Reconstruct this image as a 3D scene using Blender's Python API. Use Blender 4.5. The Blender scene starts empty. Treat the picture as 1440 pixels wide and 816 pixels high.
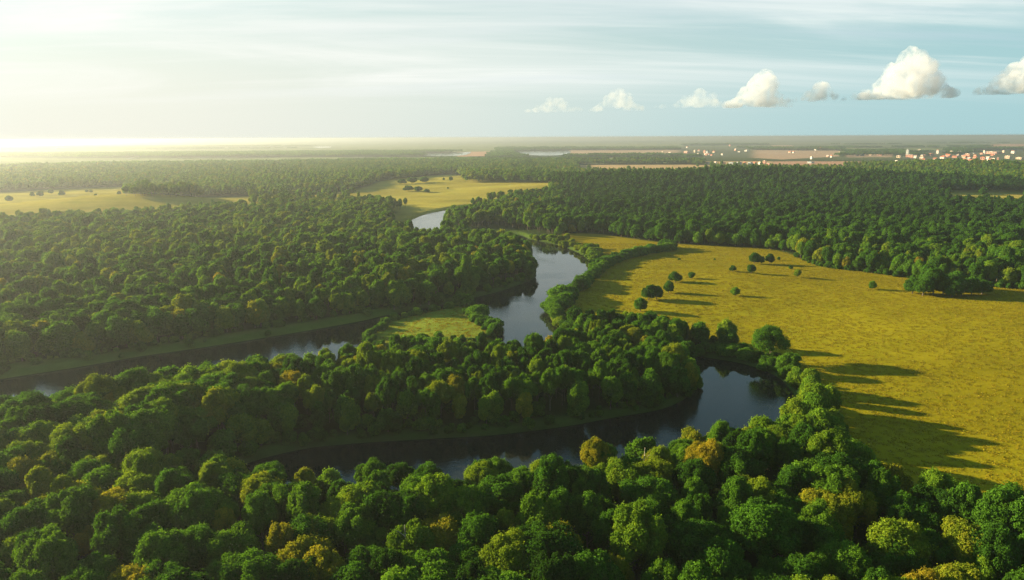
import bpy, math, random
import numpy as np
from mathutils import Matrix, Vector

R = math.radians
rng = np.random.default_rng(7)
random.seed(7)
scene = bpy.context.scene
col = scene.collection

# ------------------------------------------------------------------ camera
CAM_H = 75.0
FPX = 1028.0
PITCH = R(11.81)
ROLL = R(0.27)
F = np.array([0, math.cos(PITCH), -math.sin(PITCH)])
U0 = np.array([0, math.sin(PITCH), math.cos(PITCH)])
R0 = np.array([1.0, 0, 0])
RV = R0 * math.cos(ROLL) - U0 * math.sin(ROLL)
UV = U0 * math.cos(ROLL) + R0 * math.sin(ROLL)
cam_data = bpy.data.cameras.new("camera")
cam = bpy.data.objects.new("camera", cam_data)
col.objects.link(cam)
M3 = Matrix(((RV[0], UV[0], -F[0]), (RV[1], UV[1], -F[1]), (RV[2], UV[2], -F[2]))).to_4x4()
M3.translation = Vector((0, 0, CAM_H))
cam.matrix_world = M3
cam_data.sensor_width = 36
cam_data.lens = FPX / 1440 * 36
cam_data.clip_start = 1
cam_data.clip_end = 120000
scene.camera = cam

# ------------------------------------------------------------------ light and sky
SUN_EL = R(14.0)
SUN_AZ = R(-69)          # measured from +Y, negative = to the left
sun_dir = Vector((math.sin(SUN_AZ) * math.cos(SUN_EL), math.cos(SUN_AZ) * math.cos(SUN_EL), math.sin(SUN_EL)))
sd = bpy.data.lights.new("sun", 'SUN')
sd.energy = 5.0
sd.angle = R(0.6)
sd.color = (1.0, 0.79, 0.47)
so = bpy.data.objects.new("sun", sd)
so.rotation_euler = sun_dir.to_track_quat('Z', 'Y').to_euler()
so.location = (-300, 100, 200)
col.objects.link(so)

scene.view_settings.view_transform = 'Standard'
scene.view_settings.look = 'None'
scene.view_settings.exposure = 2.08
scene.view_settings.gamma = 1.0
scene.view_settings.use_curve_mapping = False
cy = scene.cycles
cy.use_denoising = True
cy.denoiser = 'OPENIMAGEDENOISE'
cy.denoising_prefilter = 'NONE'
cy.max_bounces = 5
cy.diffuse_bounces = 2
cy.glossy_bounces = 2
cy.transmission_bounces = 3
cy.transparent_max_bounces = 6
cy.volume_bounces = 2
cy.sample_clamp_indirect = 4
cy.caustics_reflective = False
cy.caustics_refractive = False


class NT:
    """small helper to write node trees"""
    def __init__(s, tree):
        s.t = tree
        s.n = tree.nodes
        s.l = tree.links

    def new(s, kind, **kw):
        nd = s.n.new(kind)
        for k, v in kw.items():
            setattr(nd, k, v)
        return nd

    def put(s, sock, v):
        if isinstance(v, bpy.types.NodeSocket):
            s.l.new(v, sock)
        elif v is not None:
            sock.default_value = v

    def math(s, op, a, b=None, c=None, clamp=False):
        nd = s.new('ShaderNodeMath', operation=op, use_clamp=clamp)
        s.put(nd.inputs[0], a)
        if b is not None:
            s.put(nd.inputs[1], b)
        if c is not None:
            s.put(nd.inputs[2], c)
        return nd.outputs[0]

    def vmath(s, op, a, b=None):
        nd = s.new('ShaderNodeVectorMath', operation=op)
        s.put(nd.inputs[0], a)
        if b is not None:
            s.put(nd.inputs[1], b)
        return nd.outputs[0]

    def rng(s, v, a, b, c=0.0, d=1.0, smooth=True):
        nd = s.new('ShaderNodeMapRange', interpolation_type='SMOOTHSTEP' if smooth else 'LINEAR')
        s.put(nd.inputs[0], v)
        for i, x in enumerate((a, b, c, d)):
            s.put(nd.inputs[i + 1], x)
        return nd.outputs[0]

    def noise(s, vec, scale, detail=4, rough=0.55, dist=0.0):
        nd = s.new('ShaderNodeTexNoise')
        s.put(nd.inputs['Vector'], vec)
        nd.inputs['Scale'].default_value = scale
        nd.inputs['Detail'].default_value = detail
        nd.inputs['Roughness'].default_value = rough
        nd.inputs['Distortion'].default_value = dist
        return nd.outputs[0]

    def mix(s, fac, a, b, mode='MIX'):
        nd = s.new('ShaderNodeMix', data_type='RGBA', blend_type=mode)
        s.put(nd.inputs[0], fac)
        s.put(nd.inputs[6], a)
        s.put(nd.inputs[7], b)
        return nd.outputs[2]

    def mapping(s, vec, scale=(1, 1, 1), rot=(0, 0, 0), loc=(0, 0, 0)):
        nd = s.new('ShaderNodeMapping')
        s.put(nd.inputs[0], vec)
        nd.inputs['Location'].default_value = loc
        nd.inputs['Rotation'].default_value = rot
        nd.inputs['Scale'].default_value = scale
        return nd.outputs[0]

    def ramp(s, v, stops):
        nd = s.new('ShaderNodeValToRGB')
        s.put(nd.inputs[0], v)
        cr = nd.color_ramp
        while len(cr.elements) > 1:
            cr.elements.remove(cr.elements[-1])
        cr.elements[0].position = stops[0][0]
        cr.elements[0].color = (*stops[0][1], 1)
        for p, c in stops[1:]:
            e = cr.elements.new(p)
            e.color = (*c, 1)
        return nd.outputs[0]


world = bpy.data.worlds.new("World")
scene.world = world
world.use_nodes = True
wt = NT(world.node_tree)
wt.n.clear()
sky = wt.new('ShaderNodeTexSky', sky_type='NISHITA')
sky.sun_disc = False
sky.sun_elevation = SUN_EL
sky.sun_rotation = SUN_AZ
sky.altitude = 100
sky.air_density = 1.0
sky.dust_density = 2.2
sky.ozone_density = 1.6
tc = wt.new('ShaderNodeTexCoord')
sep = wt.new('ShaderNodeSeparateXYZ')
wt.put(sep.inputs[0], tc.outputs['Generated'])
zc = wt.math('MAXIMUM', sep.outputs[2], 0.0)
zz = wt.math('ADD', zc, 0.10)
cmb = wt.new('ShaderNodeCombineXYZ')
wt.put(cmb.inputs[0], wt.math('DIVIDE', sep.outputs[0], zz))
wt.put(cmb.inputs[1], wt.math('DIVIDE', sep.outputs[1], zz))
plane = cmb.outputs[0]
sunv = wt.new('ShaderNodeVectorMath', operation='DOT_PRODUCT')
wt.put(sunv.inputs[0], tc.outputs['Generated'])
sunv.inputs[1].default_value = sun_dir
near_sun = wt.rng(sunv.outputs['Value'], -0.30, 0.95)
# cirrus sheet that lies over the horizon and thins out overhead
lowband = wt.rng(zc, 0.10, 0.42, 1.0, 0.10)
start = wt.rng(zc, 0.02, 0.10)
c1 = wt.noise(wt.mapping(plane, scale=(0.45, 1.0, 1), rot=(0, 0, R(-30)), loc=(3.1, 0.4, 0)), 0.48, 8, 0.58, 0.9)
c2 = wt.noise(wt.mapping(plane, scale=(0.22, 1.3, 1), rot=(0, 0, R(-13)), loc=(0.7, 5.2, 0)), 0.9, 7, 0.62, 0.5)
cirrus = wt.math('ADD', wt.rng(c1, 0.40, 0.72), wt.math('MULTIPLY', wt.rng(c2, 0.46, 0.68), 0.6), clamp=True)
cirrus = wt.math('MULTIPLY', wt.math('MULTIPLY', cirrus, start), lowband)
hs = wt.new('ShaderNodeHueSaturation')
hs.inputs['Saturation'].default_value = 0.62
wt.put(hs.inputs['Color'], sky.outputs[0])
base = wt.mix(1.0, hs.outputs[0], (0.42, 0.78, 0.84, 1), 'MULTIPLY')
milk = wt.math('MULTIPLY', wt.rng(zc, 0.02, 0.40, 1.0, 0.0), 0.95)
base = wt.mix(milk, base, wt.mix(near_sun, (2.0, 3.15, 3.3, 1), (4.65, 4.5, 3.9, 1)))
skyc = wt.mix(wt.math('MULTIPLY', cirrus, 0.85), base, wt.mix(near_sun, (4.1, 4.5, 4.4, 1), (5.2, 5.1, 4.8, 1)))
grey = wt.rng(wt.noise(wt.mapping(plane, scale=(0.20, 1.15, 1), rot=(0, 0, R(-9)), loc=(9.7, 1.3, 0)), 0.9, 6, 0.55, 0.4), 0.53, 0.68)
grey = wt.math('MULTIPLY', wt.math('MULTIPLY', grey, start), lowband)
skyc = wt.mix(wt.math('MULTIPLY', grey, 0.6), skyc, wt.mix(near_sun, (2.4, 3.2, 3.5, 1), (4.9, 4.9, 4.6, 1)))
bg = wt.new('ShaderNodeBackground')
wt.put(bg.inputs[0], skyc)
bg.inputs[1].default_value = 0.05
wo = wt.new('ShaderNodeOutputWorld')
wt.put(wo.inputs[0], bg.outputs[0])

# ------------------------------------------------------------------ pixel <-> ground helpers
LAND = 1.6


def unproj(px, py, z=LAND):
    xc = (px - 720) / FPX
    yc = (408 - py) / FPX
    d = F + RV * xc + UV * yc
    t = (z - CAM_H) / d[2]
    return d[0] * t, d[1] * t


def proj(x, y, z):
    x = np.asarray(x, float); y = np.asarray(y, float); z = np.asarray(z, float) - CAM_H
    f = x * F[0] + y * F[1] + z * F[2]
    f = np.where(f < 1e-3, 1e-3, f)
    r = x * RV[0] + y * RV[1] + z * RV[2]
    u = x * UV[0] + y * UV[1] + z * UV[2]
    return 720 + FPX * r / f, 408 - FPX * u / f


def world_poly(pts, smooth=3):
    w = np.array([unproj(*p) for p in pts])
    if smooth < 2:
        return w
    n = len(w)
    out = []
    for i in range(n):
        p0, p1, p2, p3 = w[(i - 1) % n], w[i], w[(i + 1) % n], w[(i + 2) % n]
        for k in range(smooth):
            t = k / smooth
            out.append(0.5 * (2 * p1 + (p2 - p0) * t + (2 * p0 - 5 * p1 + 4 * p2 - p3) * t * t + (3 * p1 - p0 - 3 * p2 + p3) * t ** 3))
    return np.array(out)


def inside(poly, x, y):
    res = np.zeros(x.shape, bool)
    n = len(poly)
    x0, x1 = poly[:, 0].min(), poly[:, 0].max()
    y0, y1 = poly[:, 1].min(), poly[:, 1].max()
    m = (x >= x0) & (x <= x1) & (y >= y0) & (y <= y1)
    xs, ys = x[m], y[m]
    r = np.zeros(xs.shape, bool)
    for i in range(n):
        ax, ay = poly[i]
        bx, by = poly[(i + 1) % n]
        if ay == by:
            continue
        c = (ay > ys) != (by > ys)
        r ^= c & (xs < (bx - ax) * (ys - ay) / (by - ay) + ax)
    res[m] = r
    return res


def sdist(poly, x, y, pad=40.0):
    """signed distance, positive inside, clipped to -pad outside"""
    out = np.full(x.shape, -pad)
    m = (x >= poly[:, 0].min() - pad) & (x <= poly[:, 0].max() + pad) & (y >= poly[:, 1].min() - pad) & (y <= poly[:, 1].max() + pad)
    xs, ys = x[m], y[m]
    d2 = np.full(xs.shape, 1e12)
    n = len(poly)
    for i in range(n):
        a = poly[i]; b = poly[(i + 1) % n]
        e = b - a
        L = e @ e + 1e-9
        t = np.clip(((xs - a[0]) * e[0] + (ys - a[1]) * e[1]) / L, 0, 1)
        d2 = np.minimum(d2, (xs - a[0] - t * e[0]) ** 2 + (ys - a[1] - t * e[1]) ** 2)
    d = np.sqrt(d2)
    ins = inside(poly, xs, ys)
    out[m] = np.where(ins, d, np.maximum(-d, -pad))
    return out


RIVER_PX = [(568, 314), (585, 305), (600, 299), (622, 294), (660, 288), (700, 287), (705, 293), (660, 300), (632, 306), (626, 318),
            (652, 322), (700, 325), (727, 327), (745, 334), (780, 341), (805, 350), (823, 361), (829, 376), (818, 392), (798, 408),
            (778, 425), (769, 440), (780, 454), (795, 470), (785, 488), (730, 502), (640, 506), (560, 504), (480, 519), (400, 534),
            (300, 554), (200, 574), (100, 594), (0, 617), (-200, 665), (-200, 560), (0, 528), (111, 511), (200, 496), (278, 485),
            (400, 466), (510, 447), (540, 440), (600, 429), (650, 419), (690, 410), (715, 403), (745, 392), (757, 384), (752, 368),
            (735, 355), (700, 343), (640, 333), (590, 325)]
ISLE_PX = [(505, 474), (535, 451), (565, 443), (620, 431), (650, 424), (664, 433), (688, 452), (702, 467), (685, 481), (600, 484), (530, 488)]
POND_PX = [(960, 492), (985, 497), (1040, 506), (1085, 522), (1110, 548), (1116, 578), (1092, 608), (1040, 626), (960, 640), (880, 656),
           (800, 674), (700, 688), (600, 692), (500, 690), (400, 686), (330, 680), (340, 650), (420, 627), (500, 618), (600, 612),
           (700, 606), (800, 594), (860, 583), (935, 570), (975, 552), (988, 538), (985, 520), (970, 505)]
MEADOW_PX = [(800, 329), (850, 330), (940, 342), (1010, 346), (1080, 350), (1115, 357), (1150, 373), (1200, 380), (1270, 389),
             (1330, 398), (1440, 408), (1700, 430), (2100, 520), (2300, 760), (1900, 900), (1600, 830), (1440, 788), (1350, 757),
             (1290, 722), (1225, 690), (1190, 640), (1176, 595), (1145, 550), (1120, 530), (1098, 514), (1060, 496), (1020, 483),
             (960, 474), (900, 464), (860, 462), (805, 464), (788, 452), (780, 438), (806, 412), (832, 392), (842, 378), (832, 360),
             (808, 345), (785, 336)]
BANK_PX = [(-200, 552), (0, 509), (110, 500), (200, 486), (280, 475), (400, 457), (500, 441), (545, 432), (545, 445), (400, 470),
           (200, 500), (0, 534), (-200, 575)]
river_w = world_poly(RIVER_PX, 4)
isle_w = world_poly(ISLE_PX, 4)
pond_w = world_poly(POND_PX, 4)
meadow_w = world_poly(MEADOW_PX, 3)
bank_w = world_poly(BANK_PX, 2)

# open country far off, as image outlines of what is seen there (turned into places on the ground below)
FAR_MEADOWS = [
    [(-300, 300), (-300, 273), (0, 271), (60, 268), (100, 266), (178, 263), (172, 276), (290, 278), (420, 274), (520, 268), (510, 275), (400, 279), (320, 285), (200, 292), (100, 297), (0, 301)],
    [(478, 273), (520, 263), (545, 255), (600, 248), (640, 245.5), (656, 250), (650, 257), (780, 258), (800, 261), (740, 267), (680, 275), (632, 284), (624, 293), (600, 300), (565, 312), (545, 303), (578, 290), (572, 282), (530, 276)],
    [(1296, 272), (1440, 270), (1650, 270), (1650, 281), (1440, 279), (1330, 278)],
    [(0, 224.5), (250, 223.5), (480, 221.5), (480, 223.2), (250, 226), (0, 227)],
    [(-100, 212), (300, 210), (700, 208), (700, 210), (300, 212.6), (-100, 215)],
    [(480, 204.5), (960, 202.5), (960, 204.5), (480, 207)],
    [(1180, 208.4), (1340, 208), (1340, 209.8), (1180, 210)],
    [(820, 222), (960, 221), (960, 222.8), (820, 224)],
    [(815, 234.5), (960, 233), (1000, 233), (1000, 236), (960, 237), (815, 237)],
]
FAR_FIELDS = [   # bare tan and rose coloured fields
    [(643, 214), (690, 213), (690, 217.5), (643, 218.5)],
    [(798, 211.5), (960, 211), (960, 215), (798, 216)],
    [(808, 232), (960, 231.5), (1000, 232.5), (1000, 235), (808, 235.3)],
    [(1087, 227), (1180, 227), (1273, 228), (1273, 231), (1180, 232), (1087, 232)],
    [(1027, 211), (1180, 212), (1180, 218), (1100, 222), (1040, 219)],
    [(990, 227), (1087, 227), (1087, 231.5), (990, 231)],
    [(1393, 203), (1600, 202), (1600, 205), (1393, 205.5)],
    [(1190, 217), (1255, 217), (1255, 219), (1190, 219)],
    [(960, 210), (1020, 209.5), (1020, 212.5), (960, 213)],
    [(1390, 213), (1600, 212), (1600, 215), (1390, 215)],
    [(1085, 204.5), (1115, 204.5), (1115, 206), (1085, 206)],
]
LAKES = [
    [(588, 216.5), (610, 215.5), (640, 215), (662, 214), (655, 218), (640, 219.3), (600, 219)],
    [(720, 213), (760, 212), (799, 212), (798, 217), (770, 219), (735, 217.5)],
    [(176, 221.5), (196, 221), (194, 223.5), (178, 223.6)],
    [(442, 206.5), (464, 206), (463, 208), (444, 208.2)],
    [(523, 255), (545, 252.5), (556, 253), (548, 257.5), (530, 258.5)],
    [(250, 222.5), (380, 221.5), (380, 222.4), (250, 223.4)],
]
TOWN_PX = [(1270, 236), (1270, 212), (1600, 210), (1600, 238)]
TOWN2_PX = [(955, 222), (955, 207), (1060, 207), (1060, 222)]
WATER_SEEN = [(566, 314), (600, 296), (622, 292), (622, 322), (600, 323)]
visible_open = [np.array(p, float) for p in FAR_MEADOWS + FAR_FIELDS + LAKES + [WATER_SEEN]]
# strips of bushes and bare bank where no forest tree stands
NO_TREES = [
    [(655, 322), (700, 318), (745, 326), (790, 334), (840, 345), (870, 360), (850, 392), (800, 440), (800, 468), (760, 470), (700, 420), (720, 400), (765, 385), (740, 345), (700, 330)],
    [(975, 488), (1000, 482), (1060, 490), (1115, 512), (1135, 540), (1110, 545), (1080, 525), (1040, 510), (985, 500)],
    [(640, 418), (665, 424), (700, 448), (730, 470), (700, 480), (660, 450)],
]
no_tree_w = [world_poly(p, 1) for p in NO_TREES]
far_meadow_w = [world_poly(p, 1) for p in FAR_MEADOWS]
far_field_w = [world_poly(p, 1) for p in FAR_FIELDS]
lake_w = [world_poly(p, 3) for p in LAKES]
town_w = [world_poly(TOWN_PX, 1), world_poly(TOWN2_PX, 1)]

HILLS = [(330, 1060, 17, 300, 115), (-420, 800, 15, 120, 55), (-120, 1250, 6, 200, 120), (900, 1500, 10, 260, 120), (-700, 640, 8, 120, 60)]


def water_sd(x, y):
    a = sdist(river_w, x, y)
    i = sdist(isle_w, x, y)
    a = np.minimum(a, -i)
    return np.maximum(a, sdist(pond_w, x, y))


def waves(x, y, k, seed):
    r = np.random.default_rng(seed)
    s = 0
    for i in range(7):
        a = r.uniform(0, math.tau); f = k * r.uniform(0.6, 1.7); p = r.uniform(0, math.tau)
        s = s + np.sin((x * math.cos(a) + y * math.sin(a)) * f + p + 1.3 * np.sin(y * f * 0.6 + p))
    return s / 7


def relief(x, y):
    h = np.zeros_like(x)
    for hx, hy, hh, sx, sy in HILLS:
        h = h + hh * np.exp(-((x - hx) / sx) ** 2 - ((y - hy) / sy) ** 2)
    return h


def height(x, y, sd=None):
    x = np.asarray(x, float); y = np.asarray(y, float)
    if sd is None:
        sd = water_sd(x, y)
    land = LAND + relief(x, y)
    r = np.hypot(x, y)
    near = np.clip(1 - r / 1600, 0, 1)
    und = (waves(x, y, 0.034, 3) * 2.6 + waves(x, y, 0.13, 5) * 0.35) * near * np.clip(-sd / 30, 0, 1)
    land = land + und
    t = np.clip((sd + 5.0) / 7.5, 0, 1)
    t = t * t * (3 - 2 * t)
    return land * (1 - t) - 1.6 * t


# ------------------------------------------------------------------ materials
def mat_new(name):
    m = bpy.data.materials.new(name)
    m.use_nodes = True
    t = NT(m.node_tree)
    t.n.clear()
    out = t.new('ShaderNodeOutputMaterial')
    return m, t, out


def simple_mat(name, c, rough=0.8, var=0.25, scale=0.6):
    m, t, out = mat_new(name)
    g = t.new('ShaderNodeTexCoord')
    n = t.noise(g.outputs['Object'], scale, 5)
    cc = t.mix(t.rng(n, 0.3, 0.7), tuple(v * (1 - var) for v in c) + (1,), tuple(min(1, v * (1 + var)) for v in c) + (1,))
    b = t.new('ShaderNodeBsdfPrincipled')
    t.put(b.inputs['Base Color'], cc)
    b.inputs['Roughness'].default_value = rough
    t.put(out.inputs[0], b.outputs[0])
    return m


def foliage_mat(name, stops, trans=0.36):
    m, t, out = mat_new(name)
    at = t.new('ShaderNodeAttribute', attribute_type='INSTANCER', attribute_name='tint')
    lv = t.new('ShaderNodeAttribute', attribute_type='GEOMETRY', attribute_name='leaf_var')
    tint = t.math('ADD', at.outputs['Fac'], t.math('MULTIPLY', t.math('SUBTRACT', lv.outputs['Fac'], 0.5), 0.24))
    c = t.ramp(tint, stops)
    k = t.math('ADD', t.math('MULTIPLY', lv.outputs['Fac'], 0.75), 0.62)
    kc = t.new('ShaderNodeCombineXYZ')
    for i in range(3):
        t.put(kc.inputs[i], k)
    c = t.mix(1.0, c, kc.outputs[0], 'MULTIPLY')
    d = t.new('ShaderNodeBsdfDiffuse')
    t.put(d.inputs[0], c)
    tr = t.new('ShaderNodeBsdfTranslucent')
    t.put(tr.inputs[0], t.mix(1.0, c, (1.35, 1.30, 0.55, 1), 'MULTIPLY'))
    mx = t.new('ShaderNodeMixShader')
    mx.inputs[0].default_value = trans
    t.put(mx.inputs[1], d.outputs[0])
    t.put(mx.inputs[2], tr.outputs[0])
    t.put(out.inputs[0], mx.outputs[0])
    return m


M_LEAF = foliage_mat("foliage", [
    (0.00, (0.026, 0.070, 0.010)), (0.30, (0.054, 0.140, 0.014)), (0.55, (0.100, 0.200, 0.016)),
    (0.75, (0.160, 0.210, 0.015)), (0.88, (0.215, 0.205, 0.016)), (1.0, (0.26, 0.205, 0.016))])
M_GRASS = foliage_mat("grass_blades", [(0.0, (0.17, 0.155, 0.010)), (0.5, (0.20, 0.162, 0.009)), (1.0, (0.245, 0.190, 0.014))], 0.3)
M_BARK = simple_mat("bark", (0.12, 0.095, 0.07), 0.9, 0.4, 1.5)
M_DEAD = simple_mat("dead_wood", (0.42, 0.38, 0.30), 0.8, 0.2, 1.5)

# ground
m, t, out = mat_new("ground_soil_and_grass")
va = t.new('ShaderNodeVertexColor', layer_name='land')
tcg = t.new('ShaderNodeTexCoord')
P = tcg.outputs['Object']
n1 = t.noise(P, 0.018, 5, 0.6)
n2 = t.noise(P, 0.35, 6, 0.65)
n3 = t.noise(t.mapping(P, scale=(0.25, 1.0, 1), rot=(0, 0, R(18))), 0.12, 5, 0.6)
n4 = t.noise(P, 1.6, 4, 0.7)
k = t.math('ADD', t.math('ADD', t.math('MULTIPLY', t.rng(n1, 0.3, 0.7), 0.20), t.math('MULTIPLY', t.rng(n2, 0.3, 0.72), 0.11)),
           t.math('ADD', t.math('MULTIPLY', t.rng(n3, 0.3, 0.7), 0.16), t.math('MULTIPLY', t.rng(n4, 0.3, 0.7), 0.12)))
k = t.math('ADD', k, 0.705)
kc = t.new('ShaderNodeCombineXYZ')
for i in range(3):
    t.put(kc.inputs[i], k)
c = t.mix(1.0, va.outputs[0], kc.outputs[0], 'MULTIPLY')
gr = t.mix(t.math('MULTIPLY', t.rng(t.noise(P, 0.03, 6, 0.65, 0.6), 0.48, 0.68), 0.25), c, t.mix(1.0, c, (0.55, 0.80, 0.7, 1), 'MULTIPLY'))
b = t.new('ShaderNodeBsdfPrincipled')
t.put(b.inputs['Base Color'], gr)
b.inputs['Roughness'].default_value = 1.0
b.inputs['Specular IOR Level'].default_value = 0.0
bp = t.new('ShaderNodeBump')
bp.inputs['Strength'].default_value = 0.4
bp.inputs['Distance'].default_value = 0.5
t.put(bp.inputs['Height'], t.math('ADD', t.math('MULTIPLY', n2, 0.8), t.math('MULTIPLY', n4, 0.45)))
t.put(b.inputs['Normal'], bp.outputs[0])
t.put(out.inputs[0], b.outputs[0])
M_GROUND = m

# water
m, t, out = mat_new("river_water")
tcg = t.new('ShaderNodeTexCoord')
P = tcg.outputs['Object']
b = t.new('ShaderNodeBsdfPrincipled')
b.inputs['Base Color'].default_value = (0.010, 0.012, 0.010, 1)
calm = t.rng(t.noise(t.mapping(P, scale=(1, 0.5, 1), rot=(0, 0, R(-25))), 0.035, 4, 0.5, 0.8), 0.44, 0.56)
t.put(b.inputs['Roughness'], t.math('ADD', t.math('MULTIPLY', calm, 0.10), 0.03))
b.inputs['IOR'].default_value = 1.33
bp = t.new('ShaderNodeBump')
t.put(bp.inputs['Strength'], t.math('ADD', t.math('MULTIPLY', calm, 0.20), 0.04))
bp.inputs['Distance'].default_value = 0.12
t.put(bp.inputs['Height'], t.math('ADD', t.noise(P, 1.2, 4, 0.6), t.noise(t.mapping(P, scale=(1, 2.2, 1)), 0.5, 3, 0.5)))
t.put(b.inputs['Normal'], bp.outputs[0])
t.put(out.inputs[0], b.outputs[0])
M_WATER = m


# ------------------------------------------------------------------ mesh helpers
def np_mesh(name, verts, faces, mats=(), smooth=False, midx=None):
    """faces: (n,k) int array, all faces of one size, or list of such arrays"""
    if not isinstance(faces, (list, tuple)):
        faces = [faces]
    me = bpy.data.meshes.new(name)
    me.vertices.add(len(verts))
    me.vertices.foreach_set('co', np.asarray(verts, np.float32).ravel())
    loops = np.concatenate([np.asarray(f, np.int32).ravel() for f in faces])
    sizes = np.concatenate([np.full(len(f), f.shape[1], np.int32) for f in faces])
    me.loops.add(len(loops))
    me.loops.foreach_set('vertex_index', loops)
    me.polygons.add(len(sizes))
    starts = np.concatenate([[0], np.cumsum(sizes)[:-1]]).astype(np.int32)
    me.polygons.foreach_set('loop_start', starts)
    if midx is not None:
        me.polygons.foreach_set('material_index', np.asarray(midx, np.int32))
    me.polygons.foreach_set('use_smooth', np.full(len(sizes), smooth, bool))
    for mm in mats:
        me.materials.append(mm)
    me.update(calc_edges=True)
    return me


def link(name, data, parent=None, **props):
    o = bpy.data.objects.new(name, data)
    col.objects.link(o)
    if parent is not None:
        o.parent = parent
    for k_, v in props.items():
        o[k_] = v
    return o


# ------------------------------------------------------------------ the ground sheet
azs = np.concatenate([np.linspace(-180, -48, 34)[:-1], np.linspace(-48, 48, 781), np.linspace(48, 180, 34)[1:]])
rs = [18.0]
while rs[-1] < 1500:
    rs.append(rs[-1] * 1.0078)
pxr = 75 * FPX / rs[-1]
while rs[-1] < 30000:
    pxr = max(pxr - 0.42, 75 * FPX / 30000 * 0.999)
    rs.append(min(75 * FPX / pxr, 30000))
rs = np.array(rs)
A, RR = np.meshgrid(np.radians(azs), rs)
X = RR * np.sin(A)
Y = RR * np.cos(A)
SD = water_sd(X, Y)
Z = height(X, Y, SD)
nr, na = X.shape
verts = np.stack([X, Y, Z], -1).reshape(-1, 3)
idx = np.arange(nr * na).reshape(nr, na)
quads = np.stack([idx[:-1, :-1], idx[:-1, 1:], idx[1:, 1:], idx[1:, :-1]], -1).reshape(-1, 4)[:, ::-1]
centre = len(verts)
verts = np.vstack([verts, [[0, 0, LAND]]])
fan = np.stack([np.full(na - 1, centre), idx[0, 1:], idx[0, :-1]], -1)[:, ::-1]
fan = fan[:, [0, 2, 1]]
gm = np_mesh("ground", verts, [quads, fan[:, ::-1]], [M_GROUND], smooth=True)


def soft(s, w):
    q = np.clip(s / w * 0.5 + 0.5, 0, 1)
    return (q * q * (3 - 2 * q))[..., None]


wob = waves(X, Y, 0.12, 11) * 2.0
C = np.empty((nr, na, 3))
C[:] = (0.026, 0.042, 0.012)                                   # forest floor
MEAD = np.array([0.194, 0.149, 0.006])
g1 = np.clip(waves(X, Y, 0.016, 21) * 1.2 + 0.5, 0, 1)[..., None]
mead = MEAD * (0.88 + 0.2 * g1) * np.array([1, 1, 1]) + g1 * np.array([-0.012, 0.016, 0.0])
C = C + (mead - C) * soft(sdist(meadow_w, X, Y) + wob * 0.6, 3)
isl = np.array([0.12, 0.155, 0.018]) * (0.8 + 0.5 * g1)
C = C + (isl - C) * soft(sdist(isle_w, X, Y), 2)
C = C + (np.array([0.075, 0.115, 0.018]) - C) * soft(sdist(bank_w, X, Y) + wob * 0.4, 2)
# reedy edge of every water
edge = np.clip(1 - np.abs(SD + 3.2) / 3.0, 0, 1)[..., None]
C = C + (np.array([0.055, 0.095, 0.014]) - C) * edge * 0.8
# far land: woods and fields in patches
far = np.clip((RR - 2300) / 900, 0, 1)[..., None]
pat = waves(X * 0.35, Y, 0.006, 31)
pat2 = waves(X * 0.3, Y, 0.0017, 37)
fw = np.where((pat2 + 0.5 * pat)[..., None] > -0.06, np.array([0.100, 0.125, 0.060]), np.array([0.022, 0.046, 0.026]))
C = C * (1 - far) + fw * far
for i, w in enumerate(far_meadow_w):
    cc = np.array([0.24, 0.21, 0.035]) if i != 2 and i < 3 else np.array([0.13, 0.16, 0.07]) if i > 2 else np.array([0.30, 0.25, 0.05])
    s = np.maximum.reduce([sdist(w, X * f_, Y * f_) for f_ in (1.0, 1.07, 1.14, 1.21)])
    mm_ = cc * (0.75 + 0.5 * np.clip(waves(X, Y * 2, 0.02, 41) + 0.5, 0, 1))[..., None]
    C = C + (mm_ - C) * soft(s, 8)
for i, w in enumerate(far_field_w):
    cc = np.array([[0.36, 0.21, 0.14], [0.33, 0.23, 0.16], [0.36, 0.25, 0.13]][i % 3])
    s = np.maximum.reduce([sdist(w, X * f_, Y * f_) for f_ in (1.0, 1.04, 1.08)])
    C = C + (cc - C) * soft(s, 6)
for w in town_w:
    s = sdist(w, X, Y)
    C = C + (np.array([0.07, 0.085, 0.05]) * (0.8 + 0.5 * np.clip(pat + 0.5, 0, 1))[..., None] - C) * soft(s, 30)
bed = np.clip(SD / 1.5, 0, 1)[..., None]
C = C + (np.array([0.04, 0.035, 0.02]) - C) * bed
ca = gm.color_attributes.new('land', 'FLOAT_COLOR', 'POINT')
cdat = np.ones((nr * na + 1, 4), np.float32)
cdat[:-1, :3] = np.clip(C, 0.004, 1).reshape(-1, 3)
cdat[-1, :3] = (0.03, 0.045, 0.012)
ca.data.foreach_set('color', cdat.ravel())
link("ground", gm, kind="structure", label="flat land of golden meadow, dark forest floor and far fields")

# water sheets: same grid, only where the land dips below
ww = SD > -6.5
fq = (ww[:-1, :-1] | ww[:-1, 1:] | ww[1:, 1:] | ww[1:, :-1])
wv = verts[:-1].copy()
wv[:, 2] = 0.0


def sub_sheet(name, mask, label):
    q = np.stack([idx[:-1, :-1], idx[:-1, 1:], idx[1:, 1:], idx[1:, :-1]], -1)[mask][:, ::-1]
    u, inv = np.unique(q, return_inverse=True)
    me = np_mesh(name, wv[u], inv.reshape(-1, 4), [M_WATER], smooth=True)
    link(name, me, kind="structure", label=label)


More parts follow.
